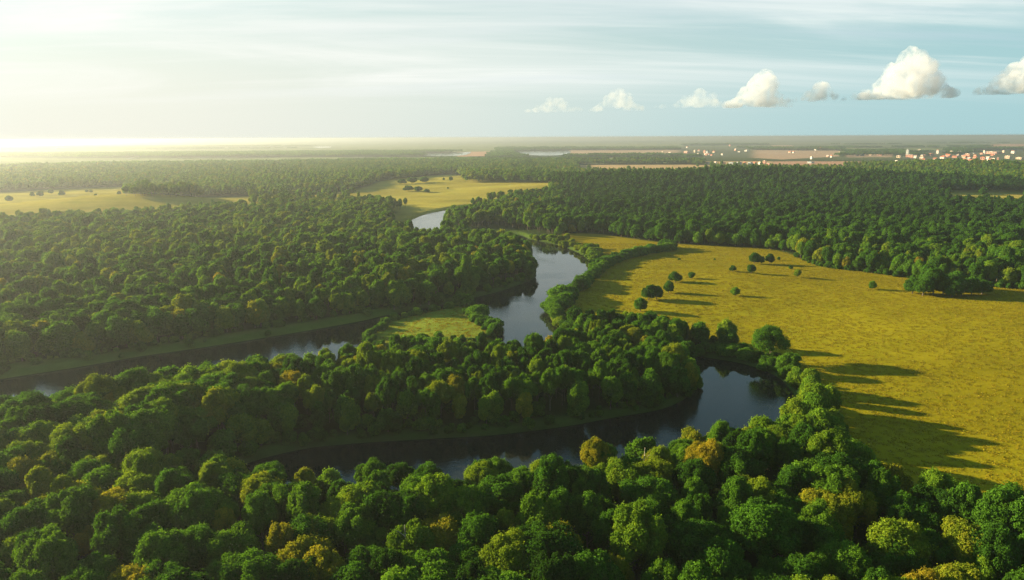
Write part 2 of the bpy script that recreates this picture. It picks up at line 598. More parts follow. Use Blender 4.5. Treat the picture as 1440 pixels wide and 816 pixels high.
pm = (sdist(pond_w, X, Y) > -7)[:-1, :-1]
sub_sheet("river", fq & ~pm, "wide grey river winding between the woods")
sub_sheet("river_loop", fq & pm, "dark still loop of water between the peninsula wood and the near wood")
for w in lake_w:
    n = len(w)
    z = height(w[:, 0], w[:, 1]) + 0.35
    me = np_mesh("lake", np.column_stack([w, np.full(n, z.max())]), np.arange(n)[None, :], [M_WATER])
    if me.polygons[0].normal.z < 0:
        me.flip_normals()
    link("lake", me, kind="structure", label="distant pale sheet of water on the plain")


# ------------------------------------------------------------------ trees: crowns, trunks
def ico(sub):
    import bmesh
    bm = bmesh.new()
    bmesh.ops.create_icosphere(bm, subdivisions=sub, radius=1)
    v = np.array([x.co[:] for x in bm.verts])
    f = np.array([[q.index for q in x.verts] for x in bm.faces])
    bm.free()
    return v, f


ICO2 = ico(2)
ICO1 = ico(1)


def crown_geom(r, centre, radii, nlobes, nleaf, leaf, core_sub=2, low=-0.35, lobe=(0.34, 0.52), core=0.80, spread=0.64, gap=0.12, body=0.62):
    """lobed crown made of many small leaf faces round dark inner clumps"""
    centre = np.array(centre, float); radii = np.array(radii, float)
    lc, lr = [], []
    tries = 0
    while len(lc) < nlobes and tries < 4000:
        tries += 1
        d = r.normal(size=3); d /= np.linalg.norm(d)
        if d[2] < low:
            continue
        rad = r.uniform(*lobe)
        c_ = d * spread * r.uniform(0.85, 1.18)
        if any(np.linalg.norm(c_ - q) < 0.40 * (rad + w_) for q, w_ in zip(lc, lr)):
            continue
        lc.append(c_); lr.append(rad)
    lc.append(np.array([0, 0, -0.05])); lr.append(body)
    lc = np.array(lc); lr = np.array(lr)
    V, Fc = [], []
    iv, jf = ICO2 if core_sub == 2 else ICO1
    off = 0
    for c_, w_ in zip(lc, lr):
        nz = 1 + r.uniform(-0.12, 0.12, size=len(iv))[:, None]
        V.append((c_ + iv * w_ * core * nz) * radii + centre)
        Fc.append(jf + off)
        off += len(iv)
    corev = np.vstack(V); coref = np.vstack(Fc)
    # leaves
    p = lr ** 2; p[-1] *= 0.3; p /= p.sum()
    k_ = r.choice(len(lr), size=nleaf * 2, p=p)
    d = r.normal(size=(nleaf * 2, 3)); d /= np.linalg.norm(d, axis=1)[:, None]
    rr = r.uniform(0.84, 1.10, size=nleaf * 2) + np.where(r.random(nleaf * 2) < 0.16, r.uniform(0.0, 0.32, nleaf * 2), 0)
    # little sub-clumps: squeeze radius with a bumpy function of direction
    bump = np.sin(d[:, 0] * 9 + k_ * 1.7) * np.sin(d[:, 1] * 9 + k_ * 2.3) * np.sin(d[:, 2] * 9 + k_)
    rr = rr * (1 + gap * bump)
    q = lc[k_] + d * (lr[k_] * rr)[:, None]
    dist = np.linalg.norm(q[:, None, :] - lc[None], axis=2) / lr[None]
    dist[np.arange(len(q)), k_] = 9
    keep = dist.min(axis=1) > 0.86
    keep &= q[:, 2] > -0.85
    q, d = q[keep][:nleaf], d[keep][:nleaf]
    n = len(q)
    pos = q * radii + centre
    nor = d + r.normal(size=(n, 3)) * 0.30 + np.array([0, 0, 0.12])
    nor /= np.linalg.norm(nor, axis=1)[:, None]
    t1 = np.cross(nor, r.normal(size=(n, 3))); t1 /= np.linalg.norm(t1, axis=1)[:, None]
    t2 = np.cross(nor, t1)
    s = (leaf * r.uniform(0.45, 1.0, size=n) ** 1 * np.where(r.random(n) < 0.15, 1.7, 1.15))[:, None]
    bend = nor * s * 0.22
    lv = np.stack([pos - t1 * s * 0.62 - bend, pos - t2 * s * 0.40 + bend * 0.5, pos + t1 * s * 0.62 - bend, pos + t2 * s * 0.40 + bend * 0.5], 1).reshape(-1, 3)
    lf = np.arange(n * 4).reshape(n, 4) + len(corev)
    verts_ = np.vstack([corev, lv])
    # leaf variation follows the leaf clump (some clumps lighter) plus a per leaf part
    clump = r.uniform(0, 1, size=len(lr))
    var = np.clip(0.55 * r.uniform(0, 1, n) + 0.45 * clump[k_[keep][:n]], 0, 1)
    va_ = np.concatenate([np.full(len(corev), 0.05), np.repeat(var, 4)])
    return verts_, coref, lf, va_


def crown_mesh(name, parts, mats=None):
    V, F3, F4, A_ = [], [], [], []
    off = 0
    for v, c3, l4, a_ in parts:
        V.append(v); F3.append(c3 + off); F4.append(l4 + off); A_.append(a_)
        off += len(v)
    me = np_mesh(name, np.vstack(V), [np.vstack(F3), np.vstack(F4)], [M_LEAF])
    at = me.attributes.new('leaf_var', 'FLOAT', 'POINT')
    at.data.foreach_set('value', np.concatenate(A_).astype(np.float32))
    return me


def tube(path, rads, n=7):
    V, Fq = [], []
    for i, (p_, ra) in enumerate(zip(path, rads)):
        p_ = Vector(p_)
        a = Vector(path[min(i + 1, len(path) - 1)]) - Vector(path[max(i - 1, 0)])
        a.normalize()
        s1 = a.cross(Vector((0.31, 0.9, 0.2))).normalized()
        s2 = a.cross(s1)
        for j in range(n):
            th = math.tau * j / n
            V.append(p_ + s1 * math.cos(th) * ra + s2 * math.sin(th) * ra)
        if i:
            for j in range(n):
                b0 = (i - 1) * n
                Fq.append([b0 + j, b0 + (j + 1) % n, b0 + n + (j + 1) % n, b0 + n + j])
    return np.array([v[:] for v in V]), np.array(Fq)


def trunk_mesh(name, seed, h, r0, spread, nl=6, mat=None, n=7, split=0.35):
    r = random.Random(seed)
    VV, FF = [], []
    off = 0
    path = [(0, 0, -0.6)]
    x = y = 0
    for i in range(1, 7):
        x += r.uniform(-0.18, 0.18); y += r.uniform(-0.18, 0.18)
        path.append((x, y, h * i / 6))
    v, f = tube(path, [r0 * (1.25 if i == 0 else 1) * (1 - 0.13 * i) for i in range(7)], n)
    VV.append(v); FF.append(f); off += len(v)
    for k_ in range(nl):
        z0 = h * r.uniform(split, 0.85)
        i0 = min(5, int(z0 / h * 6))
        a = math.tau * (k_ + r.uniform(-.3, .3)) / nl
        L = spread * r.uniform(0.6, 1.0)
        bx, by = path[i0][0], path[i0][1]
        bp_ = [(bx, by, z0)]
        for s in (0.35, 0.7, 1.0):
            bp_.append((bx + math.cos(a) * L * s + r.uniform(-.2, .2), by + math.sin(a) * L * s + r.uniform(-.2, .2), z0 + L * (0.95 * s - 0.2 * s * s)))
        v, f = tube(bp_, [r0 * 0.45, r0 * 0.32, r0 * 0.2, r0 * 0.07], 5)
        VV.append(v); FF.append(f + off); off += len(v)
    return np_mesh(name, np.vstack(VV), np.vstack(FF), [mat or M_BARK], smooth=True)


SHAPES = [  # centre z, radii, lobes
    ((0, 0, 9.0), (4.9, 4.7, 4.6), 15),
    ((0, 0, 8.6), (5.6, 5.2, 4.3), 19),
    ((0, 0, 9.6), (4.2, 4.3, 5.2), 14),
    ((0.3, 0, 9.0), (5.2, 4.4, 4.7), 17),
    ((0, 0.3, 8.4), (4.6, 5.3, 4.4), 13),
    ((0, 0, 10.0), (3.9, 3.9, 4.8), 12),
]
NEARK, MIDK, FARK = 6, 5, 4
near_crown, near_trunk, mid_crown, mid_trunk, far_crown = [], [], [], [], []
for k_ in range(NEARK):
    c_, ra, nl = SHAPES[k_]
    r = np.random.default_rng(100 + k_)
    ra = (ra[0] * 0.93, ra[1] * 0.93, ra[2] * 1.05)
    near_crown.append(crown_mesh("crown", [crown_geom(r, c_, ra, nl + 12, 26000, 0.32, lobe=(0.17, 0.36), gap=0.34, spread=0.79, core=0.70, body=0.60)]))
    near_trunk.append(trunk_mesh("trunk", 50 + k_, 9.5, 0.27, 4.0))
for k_ in range(MIDK):
    c_, ra, nl = SHAPES[k_]
    r = np.random.default_rng(200 + k_)
    ra = (ra[0] * 0.86, ra[1] * 0.86, ra[2] * 1.06)
    mid_crown.append(crown_mesh("crown_mid", [crown_geom(r, c_, ra, nl + 3, 4200, 0.55, lobe=(0.24, 0.36), spread=0.66, body=0.80, gap=0.16)]))
    mid_trunk.append(trunk_mesh("trunk_mid", 80 + k_, 9.0, 0.26, 3.4, 4, n=5))
for k_ in range(FARK):
    c_, ra, nl = SHAPES[k_]
    r = np.random.default_rng(300 + k_)
    ra = (ra[0] * 0.84, ra[1] * 0.84, ra[2] * 1.10)
    far_crown.append(crown_mesh("crown_far", [crown_geom(r, c_, ra, 6, 520, 1.25, core_sub=1, lobe=(0.26, 0.38), body=0.82)]))
shrub_crown = []
for k_ in range(4):
    r = np.random.default_rng(400 + k_)
    shrub_crown.append(crown_mesh("shrub_crown", [crown_geom(r, (0, 0, 1.7), (2.3, 2.2, 2.0), 11, 2600, 0.34, low=-0.75)]))
# meadow trees: crown comes low, dense
lone_crown, lone_trunk = [], []
for k_ in range(3):
    r = np.random.default_rng(500 + k_)
    lone_crown.append(crown_mesh("lone_crown", [crown_geom(r, (0, 0, 4.1), (3.4, 3.2, 3.3), 13, 5200, 0.42, low=-0.8)]))
    lone_trunk.append(trunk_mesh("lone_trunk", 90 + k_, 4.5, 0.24, 2.6))
# far wood clumps of many small crowns
patch_mesh = []
for k_ in range(4):
    r = np.random.default_rng(600 + k_)
    parts = []
    for gx in range(7):
        for gy in range(7):
            s = r.uniform(0.8, 1.15)
            parts.append(crown_geom(r, ((gx - 3 + r.uniform(-.35, .35)) * 8.2, (gy - 3 + r.uniform(-.35, .35)) * 8.2, 8.5 * s), (4.9 * s, 4.9 * s, 4.2 * s), 4, 34, 2.9, core_sub=1))
    patch_mesh.append(crown_mesh("wood_patch", parts))


# ------------------------------------------------------------------ where trees stand
def blocked(x, y, h, sdw):
    b_ = sdw > -2.2
    b_ |= inside(meadow_w, x, y) | inside(isle_w, x, y) | inside(bank_w, x, y)
    for w in no_tree_w:
        b_ |= inside(w, x, y)
    farm = np.hypot(x, y) > 480
    hz = height(x, y, sdw)
    for fr in (0.0, 0.5, 1.0):
        px, py = proj(x, y, hz + h * fr)
        for p in visible_open:
            b_ |= farm & inside(p, px, py)
    return b_


def jitter_grid(sp, x0, x1, y0, y1, jit=0.38):
    xs = np.arange(x0, x1, sp); ys = np.arange(y0, y1, sp * 0.87)
    gx, gy = np.meshgrid(xs, ys)
    gx = gx + (np.arange(len(ys)) % 2)[:, None] * sp * 0.5
    gx = gx + rng.uniform(-jit, jit, gx.shape) * sp
    gy = gy + rng.uniform(-jit, jit, gy.shape) * sp
    return gx.ravel(), gy.ravel()


def sector(x, y, r0, r1, a):
    rr_ = np.hypot(x, y)
    return (rr_ > r0) & (rr_ <= r1) & (np.abs(np.degrees(np.arctan2(x, y))) < a)


def px_of(x, y):
    return proj(x, y, np.full(len(x), LAND))


trees = []   # x, y, scale
# near wood
x, y = jitter_grid(6.7, -260, 260, 40, 260, 0.42)
k_ = sector(x, y, 62, 178, 58)
x, y = x[k_], y[k_]
s = rng.uniform(0.60, 0.92, len(x)) * np.where(rng.random(len(x)) < 0.18, 1.30, 1.0)
# low trees along the water of the dark loop so that the water stays in sight
sdw = water_sd(x, y)
s = np.where(sdw > -15, np.minimum(s, rng.uniform(0.62, 0.85, len(x))), s)
trees.append((x, y, s))
x, y = jitter_grid(5.6, -420, 420, 80, 420, 0.42)
k_ = sector(x, y, 178, 320, 47)
trees.append((x[k_], y[k_], rng.uniform(0.52, 0.86, k_.sum()) * np.where(rng.random(k_.sum()) < 0.15, 1.25, 1.0)))
x, y = jitter_grid(6.7, -1700, 1700, 80, 2200)
k_ = sector(x, y, 320, 1050, 47)
trees.append((x[k_], y[k_], rng.uniform(0.48, 0.92, k_.sum()) * np.where(rng.random(k_.sum()) < 0.2, 1.30, 1.0)))
x, y = jitter_grid(8.0, -1900, 1900, 700, 2300)
k_ = sector(x, y, 1050, 2100, 44)
trees.append((x[k_], y[k_], rng.uniform(0.62, 1.2, k_.sum())))
TX = np.concatenate([q[0] for q in trees]); TY = np.concatenate([q[1] for q in trees]); TS = np.concatenate([q[2] for q in trees])
sdw = water_sd(TX, TY)
ok = ~blocked(TX, TY, 13.5 * TS, sdw)
TX, TY, TS, sdw = TX[ok], TY[ok], TS[ok], sdw[ok]
TR = np.hypot(TX, TY)
# smaller trees on the peninsula between the two waters
pen = (TR > 172) & (TR < 330) & (TY > 0) & (px_of(TX, TY)[0] < 1000) & (px_of(TX, TY)[1] > 440)
qx, qy = px_of(TX, TY)
TS = np.where(pen, TS * np.interp(qx, [0, 100, 300, 450, 720, 1000], [1.22, 1.30, 1.24, 0.80, 0.72, 0.92]), TS)
# narrow belt of low trees right of the pond
px, py = proj(TX, TY, np.full(len(TX), LAND))
belt = (px > 1080) & (px < 1215) & (py > 500) & (py < 665)
BELT = belt
LOWBANK = (sdw > -17) & (TR < 180)
TS = np.where(LOWBANK, TS * 0.92, TS)
TS = np.where(belt, np.minimum(TS, rng.uniform(0.62, 0.84, len(TS))), TS)
TZ = height(TX, TY, sdw) - 0.1
reg = np.clip(waves(TX, TY, 0.012, 51) + 0.5, 0, 1)
TT = rng.beta(2.2, 2.6, len(TX)) * 0.86 - 0.06 + 0.08 * reg
TT = np.where(rng.random(len(TX)) < 0.05, rng.uniform(0.66, 0.86, len(TX)), TT)
TT = np.where(rng.random(len(TX)) < 0.006, rng.uniform(0.88, 1.0, len(TX)), TT)
TT = np.clip(TT + 0.13 * waves(TX, TY, 0.05, 77), 0, 1)
leftmid = (TX < 0) & (TR > 450)
TT = np.where(leftmid, np.clip(TT * 0.7 + 0.24, 0, 0.74), TT)
TT = np.where(BELT, 0.45 + 0.2 * rng.random(len(TT)), TT)
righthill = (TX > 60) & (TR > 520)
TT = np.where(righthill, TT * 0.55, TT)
# the few autumn coloured crowns that the photograph shows
for (ax, ay, tv) in [(385, 505, 0.95), (372, 500, 0.9), (770, 485, 0.93), (781, 490, 0.90), (842, 492, 0.86), (820, 625, 0.90), (836, 640, 0.84),
                     (1012, 655, 0.92), (640, 745, 0.9), (625, 748, 0.84), (435, 790, 0.84), (425, 775, 0.8), (652, 548, 0.84), (60, 650, 0.80), (30, 660, 0.84),
                     (120, 705, 0.8), (1250, 615, 0.85), (1150, 705, 0.8), (1195, 690, 0.8), (965, 605, 0.8), (1180, 735, 0.8)]:
    qx, qy = proj(TX, TY, TZ + 11 * TS)
    j = np.argmin((qx - ax) ** 2 + (qy - ay) ** 2)
    TT[j] = tv
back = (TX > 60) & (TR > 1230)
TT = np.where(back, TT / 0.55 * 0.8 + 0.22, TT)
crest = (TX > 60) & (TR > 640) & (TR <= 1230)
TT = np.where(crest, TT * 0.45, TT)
TS = np.where(TT > 0.78, np.minimum(TS, 0.84), TS)
TP = rng.integers(0, 1000, len(TX))
TROT = rng.uniform(0, math.tau, len(TX))
TH = np.where(TR < 320, rng.uniform(0.90, 1.10, len(TX)), rng.uniform(0.78, 1.22, len(TX))) * np.clip(0.5 * (TS + 0.86), 0.5, 1.08) / TS
TH = np.where(LOWBANK | BELT, 1.0, TH)
# trees that stand free at a wood edge keep their leaves down to the ground
openness = np.maximum.reduce([sdw, sdist(meadow_w, TX, TY), sdist(isle_w, TX, TY), sdist(bank_w, TX, TY)])
EDGE = openness > -8.5

# pick the individuals: those that show largest
cx, cy_ = proj(TX, TY, TZ + 9 * TS)
tx_, ty_ = proj(TX, TY, TZ + 12 * TS)
size = TS / np.sqrt(TX ** 2 + TY ** 2 + 66 ** 2)
infr = (cx > 5) & (cx < 1435) & (ty_ < 800) & (cy_ > 0)
order = np.argsort(-np.where(infr, size, -1))
NIND = 262
ind = order[:NIND]
is_ind = np.zeros(len(TX), bool); is_ind[ind] = True


# ------------------------------------------------------------------ geometry node scatter
def scatter(name, label, pts, groups, mats_note=None):
    """pts: dict x,y,z,s,rot,tint,proto ; groups: list of mesh lists, the proto index picks the entry"""
    n = len(pts['x'])
    pts.setdefault('sz', pts['s'])
    me = bpy.data.meshes.new(name)
    me.vertices.add(n)
    me.vertices.foreach_set('co', np.column_stack([pts['x'], pts['y'], pts['z']]).astype(np.float32).ravel())
    for nm, key, ty in (('tint', 'tint', 'FLOAT'), ('scl', 's', 'FLOAT'), ('sclz', 'sz', 'FLOAT'), ('rotz', 'rot', 'FLOAT'), ('proto', 'proto', 'INT')):
        a = me.attributes.new(nm, ty, 'POINT')
        a.data.foreach_set('value', np.asarray(pts[key], np.int32 if ty == 'INT' else np.float32))
    me.update()
    o = link(name, me, kind="stuff", label=label)
    ng = bpy.data.node_groups.new(name + "_scatter", 'GeometryNodeTree')
    ng.interface.new_socket('Geometry', in_out='INPUT', socket_type='NodeSocketGeometry')
    ng.interface.new_socket('Geometry', in_out='OUTPUT', socket_type='NodeSocketGeometry')
    N, L = ng.nodes, ng.links
    gi = N.new('NodeGroupInput'); go = N.new('NodeGroupOutput')
    jn = N.new('GeometryNodeJoinGeometry')

    def attr(nm, ty='FLOAT'):
        a = N.new('GeometryNodeInputNamedAttribute'); a.data_type = ty
        a.inputs[0].default_value = nm
        return a.outputs[0]
    a_s, a_r, a_p = attr('scl'), attr('rotz'), attr('proto', 'INT')
    cr = N.new('ShaderNodeCombineXYZ'); L.new(a_r, cr.inputs[2])
    cs = N.new('ShaderNodeCombineXYZ'); L.new(a_s, cs.inputs[0]); L.new(a_s, cs.inputs[1]); L.new(attr('sclz'), cs.inputs[2])
    for i, meshes in enumerate(groups):
        cmp_ = N.new('FunctionNodeCompare'); cmp_.data_type = 'INT'; cmp_.operation = 'EQUAL'
        ia = [q for q in cmp_.inputs if q.type == 'INT']
        L.new(a_p, ia[0]); ia[1].default_value = i
        for ms in meshes:
            src = bpy.data.objects.new(ms.name + "_form", ms)     # not linked to the scene: only a shape to copy
            oi = N.new('GeometryNodeObjectInfo'); oi.transform_space = 'ORIGINAL'
            oi.inputs[0].default_value = src
            oi.inputs[1].default_value = True
            ip = N.new('GeometryNodeInstanceOnPoints')
            L.new(gi.outputs[0], ip.inputs['Points'])
            L.new(cmp_.outputs[0], ip.inputs['Selection'])
            L.new(oi.outputs['Geometry'], ip.inputs['Instance'])
            L.new(cr.outputs[0], ip.inputs['Rotation'])
            L.new(cs.outputs[0], ip.inputs['Scale'])
            L.new(ip.outputs[0], jn.inputs[0])
    L.new(jn.outputs[0], go.inputs[0])
    md = o.modifiers.new("scatter", 'NODES')
    md.node_group = ng
    return o


nearm = (~is_ind) & (TR < 250)
midm = (~is_ind) & (TR >= 250) & (TR < 900)
farm = (~is_ind) & (TR >= 900)
proto = np.zeros(len(TX), int)
proto[nearm] = TP[nearm] % NEARK
proto[midm] = NEARK + TP[midm] % MIDK
proto[farm] = NEARK + MIDK + TP[farm] % FARK
rest = ~is_ind
edge = EDGE & rest & (TR < 1100)
proto[edge] = NEARK + MIDK + FARK + TP[edge] % 3
TS2 = np.where(edge, TS * 1.38, TS); TZS = np.where(edge, TS * 1.55, TS) * TH
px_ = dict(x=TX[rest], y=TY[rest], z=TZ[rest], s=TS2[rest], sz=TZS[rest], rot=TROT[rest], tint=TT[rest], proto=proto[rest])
groups = [[near_crown[i], near_trunk[i]] for i in range(NEARK)] + [[mid_crown[i], mid_trunk[i]] for i in range(MIDK)] + [[far_crown[i]] for i in range(FARK)] + [[lone_crown[i], lone_trunk[i]] for i in range(3)]
scatter("woodland", "dense green broadleaf woodland spreading over both sides of the river", px_, groups)

# far woods as clumps
x, y = jitter_grid(52, -7000, 7000, 1900, 9000, 0.3)
k_ = sector(x, y, 2080, 8500, 42)
x, y = x[k_], y[k_]
sdw = water_sd(x, y)
b_ = blocked(x, y, np.full(len(x), 12.0), sdw)
hz = height(x, y, sdw)
for dx in (-26, 26):
    px, py = proj(x + dx, y, hz)
    for p in visible_open:
        b_ |= inside(p, px, py)
for w in town_w:
    b_ |= inside(w, x, y) & (rng.random(len(x)) < 0.93)
for tp_ in (TOWN_PX, TOWN2_PX):
    px, py = proj(x, y, hz + 12)
    b_ |= inside(np.array(tp_, float), px, py) & (rng.random(len(x)) < 0.75)
pf = waves(x * 0.35, y, 0.006, 31); pf2 = waves(x * 0.3, y, 0.0017, 37)
b_ |= ((pf2 + 0.5 * pf) > -0.10) & (np.hypot(x, y) > 2350)
b_ |= (np.hypot(x, y) > 4600) & (rng.random(len(x)) < 0.6)
x, y, hz = x[~b_], y[~b_], hz[~b_]
n = len(x)
tt = np.clip(rng.normal(0.25, 0.08, n) + np.where(x < 0, 0.08, -0.05), 0.02, 0.7)
scatter("distant_woods", "far woods covering the plain up to the horizon",
        dict(x=x, y=y, z=hz - 0.5, s=rng.uniform(0.85, 1.1, n), rot=rng.integers(0, 4, n) * math.pi / 2, tint=tt, proto=rng.integers(0, 4, n)),
        [[q] for q in patch_mesh])
print("trees", len(TX), "patches", n)

# undergrowth: low bushes along the water and the wood edges
ux, uy = jitter_grid(2.6, -420, 330, 90, 460, 0.45)
k_ = sector(ux, uy, 90, 520, 46)
ux, uy = ux[k_], uy[k_]
us = water_sd(ux, uy)
ms = sdist(meadow_w, ux, uy); bs = sdist(bank_w, ux, uy); is_ = sdist(isle_w, ux, uy)
shore = (us < -1.8) & (us > -6.5) & (rng.random(len(ux)) < 0.55) & (bs < 0)
wedge = (np.abs(ms + 2) < 3.5) & (us < -2.2) & (rng.random(len(ux)) < 0.5)
bedge = (np.abs(bs) < 2.0) & (us < -8) & (rng.random(len(ux)) < 0.5)
under = (us < -6) & (ms < 0) & (bs < 0) & (is_ < 0) & (rng.random(len(ux)) < 0.10)
k_ = (shore | wedge | bedge | under) | ((bs > 0) & (us < -2) & (rng.random(len(ux)) < 0.045))
k_ &= ~((is_ > -4) & (is_ < 0) & (rng.random(len(ux)) < 0.3))
ux, uy, us = ux[k_], uy[k_], us[k_]
n = len(ux)
scatter("undergrowth", "low bushes and reeds along the banks and under the wood edges",
        dict(x=ux, y=uy, z=height(ux, uy, us) - 0.15, s=rng.uniform(0.28, 0.95, n), rot=rng.uniform(0, 6.28, n),
             tint=rng.uniform(0.1, 0.5, n), proto=rng.integers(0, 4, n)), [[q] for q in shrub_crown])

# grass tufts on the meadow
def tuft_mesh(seed):
    r = np.random.default_rng(seed)
    n = 26
    p = r.normal(size=(n, 2)) * 0.42
    a = r.uniform(0, math.tau, n); h_ = r.uniform(0.09, 0.20, n); w_ = r.uniform(0.07, 0.14, n); le = r.normal(size=(n, 2)) * 0.16
    v = []
    for i in range(n):
        dx, dy = math.cos(a[i]) * w_[i], math.sin(a[i]) * w_[i]
        v += [(p[i, 0] - dx, p[i, 1] - dy, 0), (p[i, 0] + dx, p[i, 1] + dy, 0), (p[i, 0] + le[i, 0], p[i, 1] + le[i, 1], h_[i])]
    me = np_mesh("tuft", np.array(v), np.arange(3 * n).reshape(n, 3), [M_GRASS])
    at = me.attributes.new('leaf_var', 'FLOAT', 'POINT')
    at.data.foreach_set('value', np.repeat(r.uniform(0, 1, n), 3).astype(np.float32))
    return me


tufts = [tuft_mesh(i) for i in range(4)]
gx, gy = jitter_grid(1.55, -120, 420, 120, 520, 0.48)
k_ = sector(gx, gy, 120, 520, 41)
gx, gy = gx[k_], gy[k_]
msd = sdist(meadow_w, gx, gy); isd = sdist(isle_w, gx, gy)
dn = waves(gx, gy, 0.10, 61) + 0.5 * waves(gx, gy, 0.5, 63)
k_ = ((msd > 0.5) | (isd > 0.5)) & (rng.random(len(gx)) < np.clip(0.6 + 0.25 * dn, 0.3, 1))
gx, gy = gx[k_], gy[k_]
n = len(gx)
scatter("grass", "golden tufted grass of the open meadow",
        dict(x=gx, y=gy, z=height(gx, gy) - 0.02, s=rng.uniform(0.7, 1.7, n), rot=rng.uniform(0, 6.28, n),
             tint=np.clip(rng.normal(0.45, 0.13, n), 0, 1), proto=rng.integers(0, 4, n)), [[q] for q in tufts])
print("undergrowth", len(ux), "tufts", n)


# ------------------------------------------------------------------ individual trees
def make_tree(name, x, y, z, s, rot, tint, cm, tm, label, category, group=None, sc=None, crown_name="crown", bark=None):
    e = link(name, None)
    e.location = (x, y, z)
    e.rotation_euler = (0, 0, rot)
    e.scale = sc or (s, s, s)
    e['label'] = label
    e['category'] = category
    if group:
        e['group'] = group
    c_ = link(crown_name, cm, e)
    c_['tint'] = float(tint)
    if tm is not None:
        link("trunk", tm, e)
    return e


def colour_word(t_):
    return ("dark-green" if t_ < 0.22 else "deep-green" if t_ < 0.36 else "fresh-green" if t_ < 0.5 else "light-green" if t_ < 0.66
            else "yellow-green" if t_ < 0.83 else "golden-yellow" if t_ < 0.92 else "orange-yellow")


def size_word(s_):
    return "small" if s_ < 0.8 else "medium" if s_ < 1.0 else "large" if s_ < 1.18 else "huge"


SHAPE_WORD = ["round", "broad", "tall", "lopsided", "squat", "slender"]


def place_word(px, py, x, y, sd_):
    if px > 1080 and py < 640:
        return "between dark water and meadow", "tree belt right of the dark water"
    if py < 612 and px < 1000 and math.hypot(x, y) > 176:
        a = "on the peninsula shore" if sd_ > -14 else "inside the peninsula wood"
        b_ = "west end" if px < 330 else "middle" if px < 680 else "east end"
        return a + ", " + b_, "trees of the peninsula wood"
    if sd_ > -16:
        return "on the dark water's near bank", "trees on the near bank"
    if px > 1200:
        return "beside the golden meadow", "trees of the near wood by the meadow"
    if py > 730:
        b_ = "left corner" if px < 300 else "left of centre" if px < 640 else "centre" if px < 860 else "right of centre" if px < 1150 else "right corner"
        return "at the bottom edge, " + b_, "trees of the near wood at the bottom edge"
    b_ = "left part" if px < 420 else "middle" if px < 900 else "right part"
    return "in the near wood, " + b_, "trees of the near wood"


for j in ind:
    k_ = int(TP[j] % NEARK)
    sdj = float(water_sd(np.array([TX[j]]), np.array([TY[j]]))[0])
    where, grp = place_word(cx[j], cy_[j], TX[j], TY[j], sdj)
    cw = colour_word(TT[j])
    lab = f"{size_word(TS[j])} {SHAPE_WORD[k_]} {cw} tree {where}"
    if EDGE[j] and TR[j] > 150:
        cm_, tm_, f1, f2 = lone_crown[k_ % 3], lone_trunk[k_ % 3], 1.38, 1.55
    else:
        cm_, tm_, f1, f2 = near_crown[k_], near_trunk[k_], 1, 1
    make_tree("broadleaf_tree", TX[j], TY[j], TZ[j], TS[j], TROT[j], TT[j], cm_, tm_, lab, "tree", f"{size_word(TS[j])} {SHAPE_WORD[k_]} {cw} {grp}",
              sc=(TS[j] * f1, TS[j] * f1, TS[j] * f2 * TH[j]))


def at_px(px, py):
    x, y = unproj(px, py)
    for _ in range(4):
        z = float(height(np.array([x]), np.array([y]))[0])
        x, y = unproj(px, py, z)
    return x, y, z


# lone trees on the meadow: px, py of the foot, width px, height px, tint, label
LONE = [
    (901, 438, 19, 19, 0.20, "dark round tree nearest the pond side of the meadow tree row"),
    (912, 422, 21, 23, 0.16, "taller left half of the dark double tree on the meadow"),
    (923, 421, 17, 18, 0.12, "lower right half of the dark double tree on the meadow"),
    (940, 412, 15, 17, 0.14, "dark oval tree just behind the double tree on the meadow"),
    (950, 397, 18, 16, 0.18, "dark round tree at the far end of the meadow tree row"),
    (973, 392, 10, 9, 0.25, "small round bushy tree beside the far end of the tree row"),
    (1034, 416, 12, 12, 0.50, "pale grey-green thin tree alone in the open meadow"),
    (1030, 382, 9, 9, 0.15, "small round dark tree left of the paired meadow trees"),
    (1056, 385, 12, 12, 0.15, "round dark tree in front of the meadow tree pair"),
    (1061, 371, 16, 15, 0.10, "broad dark tree, left one of the pair near the far wood"),
    (1071, 371, 8, 11, 0.30, "slim brownish tree squeezed between the two dark meadow trees"),
    (1082, 371, 12, 13, 0.10, "dark tree, right one of the pair near the far wood"),
    (1095, 366, 4, 5, 0.2, "tiny bush near the far wood edge of the meadow"),
    (1112, 379, 6, 6, 0.2, "tiny round bush right of the meadow tree pair"),
    (1122, 390, 10, 10, 0.62, "small dull olive-brown tree on the open meadow"),
    (1227, 407, 10, 11, 0.35, "lone small tree in the empty right part of the meadow"),
    (870, 458, 13, 16, 0.14, "dark small tree at the meadow edge behind the peninsula wood"),
    (983, 478, 19, 16, 0.15, "round dark tree at the top of the pond, left of the others"),
    (1023, 489, 25, 27, 0.24, "upright olive tree above the pond's far bank"),
    (1035, 497, 26, 14, 0.45, "low fresh green tree below the upright olive tree"),
    (1110, 523, 30, 24, 0.42, "bushy green tree right below the big spreading tree"),
    (987, 344, 4, 8, 0.2, "thin little tree against the far wood edge"),
    (1005, 366, 3, 3, 0.2, "single tiny dark bush in the back of the meadow"),
    (955, 366, 5, 3, 0.2, "flat dark bush in the back of the meadow, behind the hedge end"),
]
for i, (px, py, w_, h_, tn, lab) in enumerate(LONE):
    x, y, z = at_px(px, py)
    dist = math.sqrt(x * x + y * y + CAM_H ** 2)
    wid = w_ * dist / FPX / 6.9
    hei = h_ * dist / FPX / 7.6 / math.cos(math.atan2(CAM_H, y)) * 0.98
    make_tree("meadow_tree", x, y, z - 0.1, 1, i * 1.3, tn, lone_crown[i % 3], lone_trunk[i % 3], lab, "tree", "scattered trees on the meadow", sc=(wid, wid, hei))

